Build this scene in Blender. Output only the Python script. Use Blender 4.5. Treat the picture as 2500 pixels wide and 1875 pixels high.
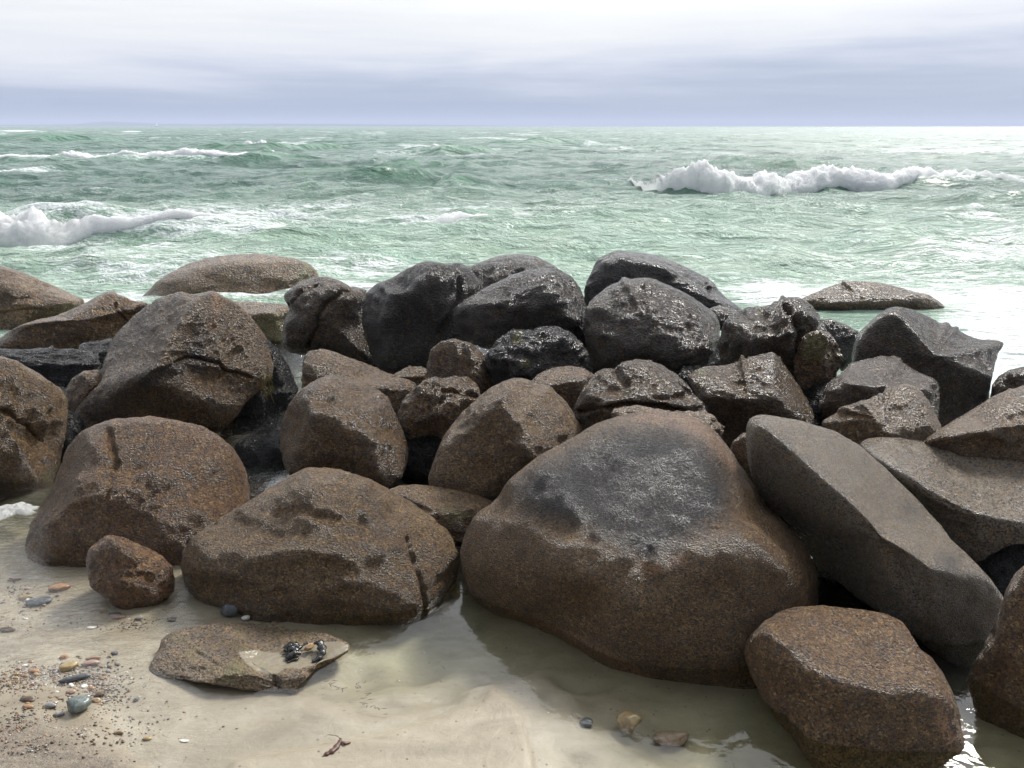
import bpy, math, random
import numpy as np
from mathutils import Vector

# ---------------------------------------------------------------- camera, world, sun, exposure
for o in list(bpy.data.objects): bpy.data.objects.remove(o)
SC = bpy.context.scene
COL = SC.collection
W, HH, F = 2500.0, 1875.0, 1962.0
CAMZ, PITCH = 1.65, math.radians(17.8)
cam = bpy.data.cameras.new('camera'); camo = bpy.data.objects.new('camera', cam); COL.objects.link(camo)
camo.location = (0, 0, CAMZ); camo.rotation_euler = (math.pi/2 - PITCH, 0, 0)
cam.sensor_width = 36; cam.lens = 36*F/W; cam.clip_start = .05; cam.clip_end = 60000
SC.camera = camo
SC.view_settings.view_transform = 'Standard'; SC.view_settings.look = 'None'
SC.view_settings.exposure = 0.0; SC.view_settings.gamma = 1
SUN_AZ, SUN_EL = math.radians(36), math.radians(44)      # azimuth to the right of +Y
sl = bpy.data.lights.new('sun', 'SUN'); so = bpy.data.objects.new('sun', sl); COL.objects.link(so)
sl.energy = 4.6; sl.angle = math.radians(12.0); sl.color = (1, .965, .91)
sd = Vector((math.sin(SUN_AZ)*math.cos(SUN_EL), math.cos(SUN_AZ)*math.cos(SUN_EL), math.sin(SUN_EL)))
so.rotation_euler = sd.to_track_quat('Z', 'Y').to_euler()

class NT:
    """tiny node-tree writer"""
    def __init__(s, tree): s.t = tree; s.t.nodes.clear()
    def n(s, typ, **kw):
        nd = s.t.nodes.new(typ)
        ins = kw.pop('ins', {})
        for k, v in kw.items(): setattr(nd, k, v)
        for k, v in ins.items(): s.put(nd.inputs[k], v)
        return nd
    def put(s, sock, v):
        if hasattr(v, 'bl_rna') and isinstance(v, bpy.types.NodeSocket): s.t.links.new(v, sock)
        elif isinstance(v, bpy.types.Node): s.t.links.new(v.outputs[0], sock)
        else:
            if isinstance(v, (tuple, list)) and len(v) == 3 and sock.type == 'RGBA': v = (*v, 1)
            sock.default_value = v
    def math(s, op, a, b=0.0, c=None, clamp=False):
        nd = s.t.nodes.new('ShaderNodeMath'); nd.operation = op; nd.use_clamp = clamp
        s.put(nd.inputs[0], a); s.put(nd.inputs[1], b)
        if c is not None: s.put(nd.inputs[2], c)
        return nd.outputs[0]
    def mix(s, f, a, b, mode='MIX'):
        nd = s.t.nodes.new('ShaderNodeMix'); nd.data_type = 'RGBA'; nd.blend_type = mode
        s.put(nd.inputs[0], f); s.put(nd.inputs[6], a); s.put(nd.inputs[7], b)
        return nd.outputs[2]
    def ramp(s, f, stops, interp='LINEAR'):
        nd = s.t.nodes.new('ShaderNodeValToRGB'); s.put(nd.inputs[0], f); cr = nd.color_ramp
        cr.interpolation = interp
        while len(cr.elements) < len(stops): cr.elements.new(.5)
        for e, (p, c) in zip(cr.elements, stops):
            e.position = p; e.color = (*c, 1) if isinstance(c, tuple) else (c, c, c, 1)
        return nd.outputs[0]
    def sstep(s, x, a, b):
        nd = s.t.nodes.new('ShaderNodeMapRange'); nd.interpolation_type = 'SMOOTHSTEP'
        s.put(nd.inputs[0], x); s.put(nd.inputs[1], a); s.put(nd.inputs[2], b)
        return nd.outputs[0]
    def noise(s, vec, scale, detail=4, rough=.55, dist=0.0):
        nd = s.t.nodes.new('ShaderNodeTexNoise')
        s.put(nd.inputs['Vector'], vec); s.put(nd.inputs['Scale'], scale); s.put(nd.inputs['Detail'], detail)
        s.put(nd.inputs['Roughness'], rough); s.put(nd.inputs['Distortion'], dist)
        return nd.outputs[0]
    def scalev(s, vec, sc, off=(0, 0, 0)):
        nd = s.t.nodes.new('ShaderNodeMapping'); s.put(nd.inputs[0], vec)
        nd.inputs['Scale'].default_value = sc; nd.inputs['Location'].default_value = off
        return nd.outputs[0]

def srgb(r, g, b):
    f = lambda c: (c/255/12.92) if c/255 <= .04045 else ((c/255+.055)/1.055)**2.4
    return (f(r), f(g), f(b))

world = bpy.data.worlds.new('World'); SC.world = world; world.use_nodes = True
t = NT(world.node_tree)
tc = t.n('ShaderNodeTexCoord'); D = tc.outputs['Generated']
sep = t.n('ShaderNodeSeparateXYZ', ins={0: D}); z = sep.outputs[2]
nl = t.noise(t.scalev(D, (1.0, 1.0, 9), (.3, 0, 0)), 2.0, 4, .5, .5)
nf = t.noise(t.scalev(D, (3, 3, 46), (3, 1, 2)), 2.2, 5, .55, .3)
el = t.math('ADD', z, t.math('MULTIPLY', t.math('SUBTRACT', nl, .5), .115))
el = t.math('ADD', el, t.math('MULTIPLY', t.math('SUBTRACT', nf, .5), .030))
cloud = t.ramp(el, [(0, srgb(162, 179, 208)), (.020, srgb(165, 181, 209)), (.040, srgb(183, 195, 219)),
                    (.062, srgb(212, 219, 237)), (.084, srgb(238, 241, 250)), (.112, srgb(252, 253, 255)), (.16, (1.15, 1.15, 1.16)),
                    (.34, (1.9, 1.95, 2.0)), (.6, (1.0, 1.06, 1.16)), (1, (.48, .53, .63))])
glow = t.n('ShaderNodeVectorMath', operation='DOT_PRODUCT', ins={0: D}); glow.inputs[1].default_value = sd
g = t.math('POWER', t.math('MAXIMUM', glow.outputs[1] if False else glow.outputs['Value'], 0.0), 5.0)
cl2 = t.mix(t.math('MULTIPLY', g, 1.0), (0, 0, 0), (1.9, 1.88, 1.85))
cloud = t.mix(t.sstep(z, .08, .3), cloud, t.mix(1.0, cloud, cl2, 'ADD'))
behind_dim = t.sstep(t.math('ADD', sep.outputs[1], t.math('MULTIPLY', z, 1.0)), -.55, .85)   # sky dimmed behind the camera on purpose, to keep the rock fronts dark
cloud = t.mix(behind_dim, t.mix(1.0, cloud, (.19, .20, .22), 'MULTIPLY'), cloud)
sky = t.n('ShaderNodeTexSky', sky_type='NISHITA', sun_disc=False, sun_elevation=SUN_EL, sun_rotation=SUN_AZ)
skys = t.mix(1.0, sky.outputs[0], (.1, .1, .1), 'MULTIPLY')
out = t.mix(.92, skys, cloud)
bg = t.n('ShaderNodeBackground', ins={0: out, 1: 1.0})
t.n('ShaderNodeOutputWorld', ins={0: bg})

# ---------------------------------------------------------------- numpy helpers
rng0 = np.random.RandomState(7)
PERM = rng0.permutation(256).astype(np.int32); PERM = np.concatenate([PERM, PERM, PERM])
GR = rng0.normal(size=(256, 3)).astype(np.float32); GR /= np.linalg.norm(GR, axis=1, keepdims=True)
def perlin(p):
    p = p.astype(np.float32); i = np.floor(p).astype(np.int32); f = p - i; i &= 255
    u = f*f*f*(f*(f*6-15)+10)
    r = 0
    for dx in (0, 1):
        wx = u[:, 0] if dx else 1-u[:, 0]; a = PERM[(i[:, 0]+dx) & 255]
        for dy in (0, 1):
            wy = u[:, 1] if dy else 1-u[:, 1]; b = PERM[a + ((i[:, 1]+dy) & 255)]
            for dz in (0, 1):
                wz = u[:, 2] if dz else 1-u[:, 2]
                gr = GR[PERM[b + ((i[:, 2]+dz) & 255)]]
                r = r + wx*wy*wz*(gr[:, 0]*(f[:, 0]-dx)+gr[:, 1]*(f[:, 1]-dy)+gr[:, 2]*(f[:, 2]-dz))
    return r*1.5
def fbm(p, oct=4, gain=.5, ridged=False):
    a, s, r = 1.0, 1.0, 0
    for k in range(oct):
        n = perlin(p*s + 17.3*k)
        r = r + a*((.5-np.abs(n))*1.2 if ridged else n); a *= gain; s *= 2.03
    return r
def sst(x, a, b):
    q = np.clip((x-a)/(b-a), 0, 1); return q*q*(3-2*q)
CP, SP = math.cos(PITCH), math.sin(PITCH)
def ray(px, py):
    u = (np.asarray(px, float)-W/2)/F; v = (HH/2-np.asarray(py, float))/F
    return np.stack([u, CP+v*SP, -SP+v*CP], -1)
def G(px, py, z=0.0):
    d = ray(px, py); k = (z-CAMZ)/d[..., 2]
    return d*k[..., None] + np.array([0, 0, CAMZ])
def at(px, py, Y):
    d = ray(px, py); return d*(Y/d[..., 1])[..., None] + np.array([0, 0, CAMZ])
def proj(P):
    q = P-np.array([0, 0, CAMZ]); dep = q[:, 1]*CP-q[:, 2]*SP; v = q[:, 1]*SP+q[:, 2]*CP
    return np.stack([W/2+F*q[:, 0]/dep, HH/2-F*v/dep], -1), dep
FR = {'A': (0, 560, .40687), 'B': (600, 560, .40687), 'C': (1300, 560, .31646), 'D': (1800, 560, .31646),
      'E': (0, 1200, .40687), 'K': (700, 1200, .40687), 'G': (1600, 1200, .40687), 'P': (340, 1450, .25316),
      'Z': (0, 0, 1.13020), 'S': (0, 0, 1)}
def px(fr, pts):
    ox, oy, s = FR[fr]; return np.array(pts, float)*s + np.array([ox, oy])

def mesh_np(name, V, faces, mat, smooth=True, attrs=None, loc=None, parent=None, **tags):
    me = bpy.data.meshes.new(name); n = len(V); faces = np.asarray(faces, np.int32); k = faces.shape[1]
    me.vertices.add(n); me.vertices.foreach_set('co', np.asarray(V, np.float32).ravel())
    me.loops.add(faces.size); me.loops.foreach_set('vertex_index', faces.ravel())
    me.polygons.add(len(faces)); me.polygons.foreach_set('loop_start', np.arange(0, faces.size, k, dtype=np.int32))
    me.update(calc_edges=True)
    me.polygons.foreach_set('use_smooth', np.full(len(faces), smooth))
    for an, av in (attrs or {}).items():
        at_ = me.attributes.new(an, 'FLOAT', 'POINT'); at_.data.foreach_set('value', np.asarray(av, np.float32).ravel())
    me.materials.append(mat)
    o = bpy.data.objects.new(name, me); COL.objects.link(o)
    if loc is not None: o.location = loc
    if parent: o.parent = parent
    for a, b in tags.items(): o[a] = b
    return o
def grid_faces(nr, nc):
    i = np.arange(nr*nc).reshape(nr, nc)
    return np.stack([i[:-1, :-1], i[:-1, 1:], i[1:, 1:], i[1:, :-1]], -1).reshape(-1, 4)
import bmesh
_ico = {}
def ico(l):
    if l not in _ico:
        bm = bmesh.new(); bmesh.ops.create_icosphere(bm, subdivisions=l, radius=1)
        V = np.array([v.co[:] for v in bm.verts]); Fc = np.array([[v.index for v in f.verts] for f in bm.faces]); bm.free()
        _ico[l] = (V/np.linalg.norm(V, axis=1, keepdims=True), Fc)
    return _ico[l]
def vnorm(V, Fc):
    n = np.cross(V[Fc[:, 1]]-V[Fc[:, 0]], V[Fc[:, 2]]-V[Fc[:, 0]]); r = np.zeros_like(V)
    for k in range(3):
        for c in range(3): r[:, c] += np.bincount(Fc[:, k], n[:, c], len(V))
    return r/np.maximum(np.linalg.norm(r, axis=1, keepdims=True), 1e-12)
def seg_dist(p, line):
    d = np.full(len(p), 1e9); line = np.asarray(line, float)
    for a, b in zip(line[:-1], line[1:]):
        ab = b-a; q = np.clip(((p-a)@ab)/max(ab@ab, 1e-9), 0, 1)
        d = np.minimum(d, np.linalg.norm(p-(a+q[:, None]*ab), axis=1))
    return d
def inside(p, poly):
    poly = np.asarray(poly, float); r = np.zeros(len(p), bool); x, y = p[:, 0], p[:, 1]
    for (x0, y0), (x1, y1) in zip(poly, np.roll(poly, -1, 0)):
        if y0 == y1: continue
        c = ((y0 > y) != (y1 > y)) & (x < (x1-x0)*(y-y0)/(y1-y0)+x0); r ^= c
    return r
def sdist(p, poly):
    poly = np.asarray(poly, float); d = seg_dist(p, np.vstack([poly, poly[:1]])); return np.where(inside(p, poly), d, -d)

# ---------------------------------------------------------------- materials
def new_mat(name):
    m = bpy.data.materials.new(name); m.use_nodes = True; return m, NT(m.node_tree)

def rock_material():
    m, t = new_mat('wet_granite')
    tc = t.n('ShaderNodeTexCoord'); oi = t.n('ShaderNodeObjectInfo')
    off = t.n('ShaderNodeVectorMath', operation='SCALE', ins={0: (13.1, 7.7, 3.3)}); t.put(off.inputs['Scale'], t.math('MULTIPLY', oi.outputs['Random'], 9.0))
    v = t.n('ShaderNodeVectorMath', operation='ADD', ins={0: tc.outputs['Object'], 1: off}).outputs[0]
    at_ = lambda nm: t.n('ShaderNodeAttribute', attribute_type='OBJECT', attribute_name=nm).outputs['Fac']
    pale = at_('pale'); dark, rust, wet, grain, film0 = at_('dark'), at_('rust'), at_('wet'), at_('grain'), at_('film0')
    film = t.n('ShaderNodeAttribute', attribute_type='GEOMETRY', attribute_name='film').outputs['Fac']
    moss = t.n('ShaderNodeAttribute', attribute_type='GEOMETRY', attribute_name='moss').outputs['Fac']
    big = t.noise(v, 3.0, 5, .6, .4); mid = t.noise(v, 14, 6, .65, .3)
    c = t.ramp(big, [(.3, (.082, .046, .017)), (.5, (.155, .093, .034)), (.7, (.255, .165, .066))])
    rustc = t.ramp(mid, [(.35, (.090, .036, .012)), (.65, (.24, .105, .034))])
    c = t.mix(rust, c, rustc)
    c = t.mix(t.math('MULTIPLY', t.sstep(mid, .5, .72), .45), c, (.17, .115, .062))
    c = t.mix(pale, c, t.ramp(t.noise(v, 8, 7, .7), [(.3, (.22, .195, .16)), (.7, (.46, .415, .345))]))
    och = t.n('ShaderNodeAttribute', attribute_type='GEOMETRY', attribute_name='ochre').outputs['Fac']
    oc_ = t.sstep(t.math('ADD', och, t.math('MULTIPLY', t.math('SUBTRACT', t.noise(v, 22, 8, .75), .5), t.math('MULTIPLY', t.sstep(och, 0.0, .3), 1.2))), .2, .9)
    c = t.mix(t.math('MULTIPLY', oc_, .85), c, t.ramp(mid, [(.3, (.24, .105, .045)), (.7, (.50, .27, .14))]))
    # crystals of feldspar and mica
    vo = t.n('ShaderNodeTexVoronoi', ins={'Vector': v, 'Scale': t.math('MULTIPLY', grain, 150.0)})
    cs = t.n('ShaderNodeSeparateColor', ins={0: vo.outputs['Color']})
    c = t.mix(t.math('MULTIPLY', t.math('MULTIPLY', t.sstep(cs.outputs[0], .50, .60), t.sstep(t.noise(v, 26, 5, .7), .36, .62)), .8), c, t.mix(cs.outputs[1], (.24, .125, .042), (.46, .31, .135)))
    c = t.mix(t.math('MULTIPLY', t.sstep(cs.outputs[2], .70, .74), .8), c, (.028, .022, .020))
    fine = t.noise(v, t.math('MULTIPLY', grain, 260.0), 3, .7)
    c = t.mix(t.sstep(fine, .58, .40), c, t.mix(.62, c, (.02, .015, .012)))
    # dark biofilm with ragged border
    fb = t.math('MAXIMUM', film, film0)
    fm = t.math('ADD', fb, t.math('MULTIPLY', t.math('MULTIPLY', t.math('SUBTRACT', t.noise(v, 16, 10, .8, .2), .5), .85), t.sstep(fb, 0.0, .35)))
    fm = t.sstep(fm, .15, .95)
    fc = t.ramp(t.noise(v, 70, 4, .7), [(.35, (.005, .007, .010)), (.58, (.018, .022, .028)), (.72, (.075, .072, .062))])
    c = t.mix(t.math('MULTIPLY', fm, .88), c, fc)
    mm = t.sstep(t.math('ADD', moss, t.math('MULTIPLY', t.math('SUBTRACT', mid, .5), 1.2)), .35, .7)
    c = t.mix(t.math('MULTIPLY', mm, .8), c, t.ramp(fine, [(.35, (.05, .055, .02)), (.65, (.26, .22, .09))]))
    c = t.mix(dark, c, (.006, .006, .006))  # near-black for the gap rocks: shade put into the colour
    stain = t.sstep(t.noise(v, 6, 7, .7, 1.0), .58, .74)
    c = t.mix(t.math('MULTIPLY', stain, .22), c, (.035, .028, .026))
    sd_ = t.n('ShaderNodeAttribute', attribute_type='GEOMETRY', attribute_name='sandy').outputs['Fac']
    sm_ = t.sstep(t.math('ADD', sd_, t.math('MULTIPLY', t.math('SUBTRACT', t.noise(v, 30, 8, .75), .5), .9)), .38, .62); sm_ = t.math('MULTIPLY', sm_, t.sstep(sd_, .02, .2))
    c = t.mix(sm_, c, t.ramp(t.noise(v, 180, 4, .7), [(.3, (.17, .145, .10)), (.7, (.25, .215, .155))]))
    # relief
    h1 = t.noise(v, t.math('MULTIPLY', grain, 48.0), 7, .66, .25)
    h2 = t.noise(t.scalev(v, (1, 1, 2.2)), t.math('MULTIPLY', grain, 95.0), 4, .65, .6)
    h3 = t.noise(v, t.math('MULTIPLY', grain, 240.0), 2, .6)
    hh = t.math('ADD', t.math('MULTIPLY', h1, .42), t.math('MULTIPLY', h2, 1.05))
    hh = t.math('ADD', hh, t.math('MULTIPLY', h3, .55))
    vg = t.n('ShaderNodeTexVoronoi', ins={'Vector': v, 'Scale': t.math('MULTIPLY', grain, 120.0)})
    hh = t.math('SUBTRACT', hh, t.math('MULTIPLY', vg.outputs['Distance'], .34))
    bp = t.n('ShaderNodeBump', ins={'Height': hh, 'Strength': 1.0}); t.put(bp.inputs['Distance'], t.math('MULTIPLY', at_('relief'), t.math('SUBTRACT', 1.0, t.math('MULTIPLY', sm_, .93))))
    rough = t.math('SUBTRACT', t.ramp(t.noise(v, 55, 5, .7), [(.3, .27), (.7, .52)]), t.math('ADD', t.math('MULTIPLY', wet, .14), t.math('MULTIPLY', fm, .12)))
    p = t.n('ShaderNodeBsdfPrincipled', ins={'Base Color': c, 'Roughness': rough, 'Normal': bp, 'IOR': 1.42})
    t.put(p.inputs['Specular IOR Level'], t.math('SUBTRACT', .58, t.math('MULTIPLY', fm, .20)))
    t.put(p.inputs['Coat Weight'], t.math('MULTIPLY', wet, .38)); p.inputs['Coat Roughness'].default_value = .24
    t.put(p.inputs['Coat Normal'], bp.outputs[0])
    t.n('ShaderNodeOutputMaterial', ins={0: p})
    return m
ROCK = rock_material()

def sand_material():
    m, t = new_mat('wet_sand'); tc = t.n('ShaderNodeTexCoord'); v = tc.outputs['Object']
    gravel = t.n('ShaderNodeAttribute', attribute_type='GEOMETRY', attribute_name='gravel').outputs['Fac']
    dn = t.noise(t.scalev(v, (1, 2.2, 1)), 3.2, 6, .6, .8)
    c = t.ramp(dn, [(.3, (.20, .167, .115)), (.5, (.265, .226, .160)), (.7, (.33, .29, .212))])
    fine = t.noise(v, 420, 3, .8)
    c = t.mix(.35, c, t.mix(1.0, c, t.ramp(fine, [(.3, .35), (.7, 1.6)]), 'MULTIPLY'))
    sp = t.n('ShaderNodeTexVoronoi', ins={'Vector': v, 'Scale': 105.0}); q = t.n('ShaderNodeSeparateColor', ins={0: sp.outputs['Color']})
    thr = t.math('SUBTRACT', .972, t.math('MULTIPLY', gravel, .55))
    dots = t.math('MULTIPLY', t.math('GREATER_THAN', q.outputs[0], thr), t.sstep(sp.outputs['Distance'], .5, .2))
    c = t.mix(dots, c, t.mix(q.outputs[1], (.06, .045, .035), (.22, .16, .12)))
    c = t.mix(t.math('MULTIPLY', gravel, .75), c, t.ramp(t.noise(v, 45, 8, .85), [(.38, (.07, .052, .04)), (.62, (.27, .22, .165))]))
    st = t.sstep(t.noise(t.scalev(v, (1, 3, 1)), 5, 7, .7, 1.6), .58, .72)
    c = t.mix(t.math('MULTIPLY', st, .35), c, (.15, .12, .085))
    gap_shade = t.n('ShaderNodeAttribute', attribute_type='GEOMETRY', attribute_name='rubble_shade').outputs['Fac']
    c = t.mix(t.math('MULTIPLY', gap_shade, .93), c, t.ramp(t.noise(v, 9, 6, .7), [(.35, (.010, .010, .009)), (.7, (.045, .038, .028))]))  # dark wet rubble, blackened further as painted shade between the boulders
    h = t.math('ADD', t.math('MULTIPLY', t.noise(v, 18, 5, .6, .4), .5), t.math('MULTIPLY', fine, .10))
    h = t.math('ADD', h, t.math('MULTIPLY', t.math('MULTIPLY', gravel, t.noise(v, 110, 4, .75)), .9))
    bp = t.n('ShaderNodeBump', ins={'Height': h, 'Strength': .8, 'Distance': .012})
    p = t.n('ShaderNodeBsdfPrincipled', ins={'Base Color': c, 'Roughness': .42, 'Normal': bp})
    t.n('ShaderNodeOutputMaterial', ins={0: p}); return m

def pool_material():
    m, t = new_mat('clear_water'); tc = t.n('ShaderNodeTexCoord'); v = tc.outputs['Object']
    rip = t.n('ShaderNodeAttribute', attribute_type='GEOMETRY', attribute_name='ripple').outputs['Fac']
    dep = t.n('ShaderNodeAttribute', attribute_type='GEOMETRY', attribute_name='depth').outputs['Fac']
    h = t.math('ADD', t.noise(v, 7, 3, .5, .3), t.math('MULTIPLY', t.noise(t.scalev(v, (1, 1.8, 1)), 26, 4, .6, .8), t.math('MULTIPLY', rip, 1.2)))
    bp = t.n('ShaderNodeBump', ins={'Height': h, 'Strength': .5, 'Distance': .010})
    tint = t.mix(t.sstep(dep, 0.0, .16), (.995, .995, .99), (.72, .75, .62))
    tr = t.n('ShaderNodeBsdfTransparent', ins={0: tint})
    gl = t.n('ShaderNodeBsdfGlossy', ins={0: (1, 1, 1), 'Roughness': .015, 'Normal': bp})
    lw = t.n('ShaderNodeLayerWeight', ins={'Blend': .5, 'Normal': bp}); fr = t.math('ADD', .022, t.math('MULTIPLY', t.math('POWER', lw.outputs['Facing'], 4.2), .98))
    mx = t.n('ShaderNodeMixShader', ins={0: t.math('MULTIPLY', fr, 1.25, clamp=True), 1: tr, 2: gl})
    t.n('ShaderNodeOutputMaterial', ins={0: mx}); return m

def sea_material():
    m, t = new_mat('sea_water'); tc = t.n('ShaderNodeTexCoord'); v = tc.outputs['Object']
    A = lambda nm: t.n('ShaderNodeAttribute', attribute_type='GEOMETRY', attribute_name=nm).outputs['Fac']
    foam, shal, far, crest = A('foam'), A('shallow'), A('far'), A('crest')
    dn = t.noise(t.scalev(v, (.10, .35, 1)), 1.0, 5, .6, .8)
    deep = t.ramp(dn, [(.3, (.05, .115, .09)), (.7, (.12, .215, .165))])
    sh = t.ramp(t.noise(t.scalev(v, (.5, 1.2, 1)), 1.0, 4, .6, .8), [(.3, (.27, .41, .315)), (.7, (.42, .53, .42))])
    c = t.mix(shal, deep, sh)
    c = t.mix(t.math('MULTIPLY', crest, .75), c, (.07, .20, .115))
    # foam lace
    vs = t.scalev(v, (.75, 2.1, 1))
    l1 = t.noise(vs, 1.5, 5, .55, .7); l2 = t.noise(vs, 4.5, 5, .6, .5)
    r1 = t.math('SUBTRACT', 1.0, t.math('ABSOLUTE', t.math('MULTIPLY', t.math('SUBTRACT', l1, .5), 7.0)))
    r2 = t.math('SUBTRACT', 1.0, t.math('ABSOLUTE', t.math('MULTIPLY', t.math('SUBTRACT', l2, .5), 5.0)))
    lace = t.math('MAXIMUM', r1, t.math('MULTIPLY', r2, .85))
    fm = t.sstep(t.math('ADD', lace, t.math('MULTIPLY', foam, 1.6)), 1.22, 1.78)
    fm = t.math('MULTIPLY', fm, t.sstep(foam, .02, .18))
    fm = t.math('MULTIPLY', fm, t.ramp(t.noise(v, 22, 4, .7), [(.35, .5), (.6, 1.0)]))
    c = t.mix(fm, c, (.82, .85, .85))
    near = t.math('SUBTRACT', 1.0, far)
    h = t.math('MULTIPLY', t.noise(t.scalev(v, (.8, 1.9, 1)), 1.1, 6, .62, .6), 1.0)
    h = t.math('ADD', h, t.math('MULTIPLY', t.math('MULTIPLY', t.noise(t.scalev(v, (1, 1.9, 1)), 5.5, 5, .65, .8), near), .30))
    h = t.math('ADD', h, t.math('MULTIPLY', t.math('MULTIPLY', t.noise(t.scalev(v, (.22, .8, 1)), 1.0, 4, .6, .4), far), 2.6))
    bp = t.n('ShaderNodeBump', ins={'Height': h, 'Strength': 1.0, 'Distance': .30})
    rough = t.math('ADD', .13, t.math('MULTIPLY', far, .20)); rough = t.math('ADD', rough, t.math('MULTIPLY', fm, .5))
    p = t.n('ShaderNodeBsdfPrincipled', ins={'Base Color': c, 'Roughness': rough, 'Normal': bp, 'IOR': 1.33})
    t.n('ShaderNodeOutputMaterial', ins={0: p}); return m

def plain(name, c1, c2, scale=40, rough=.5, bump=.004, detail=5, spec=.5):
    m, t = new_mat(name); tc = t.n('ShaderNodeTexCoord'); v = tc.outputs['Object']
    n = t.noise(v, scale, detail, .65, .3); n2 = t.noise(v, scale*5, 3, .6)
    c = t.mix(t.sstep(n, .35, .65), c1, c2); c = t.mix(.25, c, t.mix(1.0, c, t.ramp(n2, [(.3, .3), (.7, 1.6)]), 'MULTIPLY'))
    bp = t.n('ShaderNodeBump', ins={'Height': n, 'Strength': 1.0, 'Distance': bump})
    p = t.n('ShaderNodeBsdfPrincipled', ins={'Base Color': c, 'Roughness': rough, 'Normal': bp, 'Specular IOR Level': spec})
    t.n('ShaderNodeOutputMaterial', ins={0: p}); return m
SAND, POOL, SEA = sand_material(), pool_material(), sea_material()
def foam_material():
    m, t = new_mat('white_foam'); tc = t.n('ShaderNodeTexCoord'); v = tc.outputs['Object']
    n = t.noise(v, 14, 6, .75); bp = t.n('ShaderNodeBump', ins={'Height': n, 'Strength': 1.0, 'Distance': .05})
    fc = t.ramp(n, [(.3, (.88, .91, .92)), (.6, (.98, .98, .98))])
    p = t.n('ShaderNodeMixShader', ins={0: .55, 1: t.n('ShaderNodeBsdfDiffuse', ins={0: fc, 'Normal': bp}), 2: t.n('ShaderNodeBsdfTranslucent', ins={0: fc})})
    t.n('ShaderNodeOutputMaterial', ins={0: p}); return m
FOAM = foam_material()
def froth_material():
    m, t = new_mat('froth'); tc = t.n('ShaderNodeTexCoord'); v = tc.outputs['Object']
    n = t.noise(v, 11, 9, .8); bp = t.n('ShaderNodeBump', ins={'Height': n, 'Strength': 1.0, 'Distance': .08})
    p = t.n('ShaderNodeBsdfPrincipled', ins={'Base Color': t.ramp(n, [(.35, (.93, .96, .96)), (.55, (.995, .995, .995))]), 'Roughness': .8, 'Normal': bp, 'Subsurface Weight': 1.0,
        'Subsurface Radius': (1.0, 1.0, 1.0), 'Subsurface Scale': .30, 'Specular IOR Level': .2})
    t.n('ShaderNodeOutputMaterial', ins={0: p}); return m
FROTH = froth_material()


# ---------------------------------------------------------------- ground and tide pool
GP = [  # (frame Z x, y, height)
 (0,1659,.030),(120,1640,.026),(250,1655,.012),(60,1570,.016),(150,1550,.004),(0,1500,.006),(100,1450,-.004),(0,1400,-.010),(60,1300,-.018),(20,1200,-.03),
 (200,1400,-.014),(300,1340,-.02),(250,1480,-.008),(330,1540,-.010),(300,1620,-.004),(450,1640,-.006),(450,1560,-.014),(600,1600,-.008),(600,1530,-.018),
 (400,1300,-.03),(500,1400,-.04),(700,1430,-.05),(800,1420,-.09),(900,1400,-.12),(980,1330,-.12),(850,1500,-.045),(950,1480,-.06),(1020,1440,-.07),
 (700,1570,-.012),(850,1562,-.010),(950,1536,-.012),(1045,1486,-.014),(850,1600,.006),(1000,1590,.012),(1080,1560,.012),(1060,1515,.012),(1120,1600,.010),(1000,1659,.014),(800,1659,.008),
 (1148,1560,-.016),(1160,1640,-.016),(1200,1600,-.03),(1250,1640,-.05),(1400,1640,-.07),(1600,1640,-.10),(1200,1500,-.03),(1150,1480,-.018),(1300,1500,-.06),
 (1100,1400,-.09),(1250,1430,-.09),(1450,1560,-.10),(1700,1600,-.12),(1800,1659,-.14),(2000,1659,-.14),(2150,1659,-.10),
 (600,1000,-.12),(1100,1000,-.14),(1700,1200,-.14),(2150,1300,-.14),(0,1100,-.10),(300,1000,-.12),(1100,800,-.2),(600,800,-.2),(1800,800,-.2),(0,700,-.3),(1100,640,-.5),(2200,700,-.4)]
gx = []; 
for x_, y_, h_ in GP:
    p = G(x_*1.1302, y_*1.1302, 0); gx.append((p[0], p[1], h_))
gx += [(-3, .3, .06), (0, .3, .04), (3, .3, .02), (-1.2, 1.0, .05), (-.3, 1.2, .03), (.3, 1.2, .015), (1.2, 1.1, -.06), (-4, 2, .05), (-4, 3, .0), (5, 3, -.1)]
gx = np.array(gx)
def ground_h(X, Y):
    num = np.zeros_like(X); den = np.zeros_like(X)
    for a, b, h in gx:
        w_ = 1/((X-a)**2+(Y-b)**2+.0012)**1.8; num += w_*h; den += w_
    return num/den
nr, nc = 620, 620
ys = .3 + (9-.3)*np.linspace(0, 1, nr)**1.8; sx = np.linspace(-1, 1, nc)
X = sx[None, :]*(2.2+ys[:, None]*.95); Y = np.repeat(ys[:, None], nc, 1); X = X+0*Y
xf, yf = X.ravel(), Y.ravel(); hf = ground_h(xf, yf)
P3 = np.stack([xf, yf, 0*xf], -1)
hf = hf + .0045*fbm(P3*np.array([5, 9, 1]), 4) + .0018*fbm(P3*np.array([22, 44, 1]), 3)
gp, _ = proj(np.stack([xf, yf, hf], -1))
bar = sdist(gp, px('Z', [(500,1640),(700,1608),(850,1572),(950,1546),(1020,1512),(1060,1482),(1100,1496),(1130,1535),(1150,1600),(1170,1720),(400,1800)]))
zone = sst(bar, -160, -90); wb_ = sst(bar, -5, 22)
hf = np.where(zone > 0, hf*(1-zone)+zone*(np.minimum(hf, -.013)*(1-wb_)+(.007+.002*fbm(P3*6, 2))*wb_), hf)
grav = sst(sdist(gp, px('Z', [(-600, 1500), (60, 1545), (190, 1580), (300, 1650), (330, 1750), (330, 2400), (-900, 2400)])), -40, 70)
hf = hf + grav*.004*fbm(P3*60, 3, .7)
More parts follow.
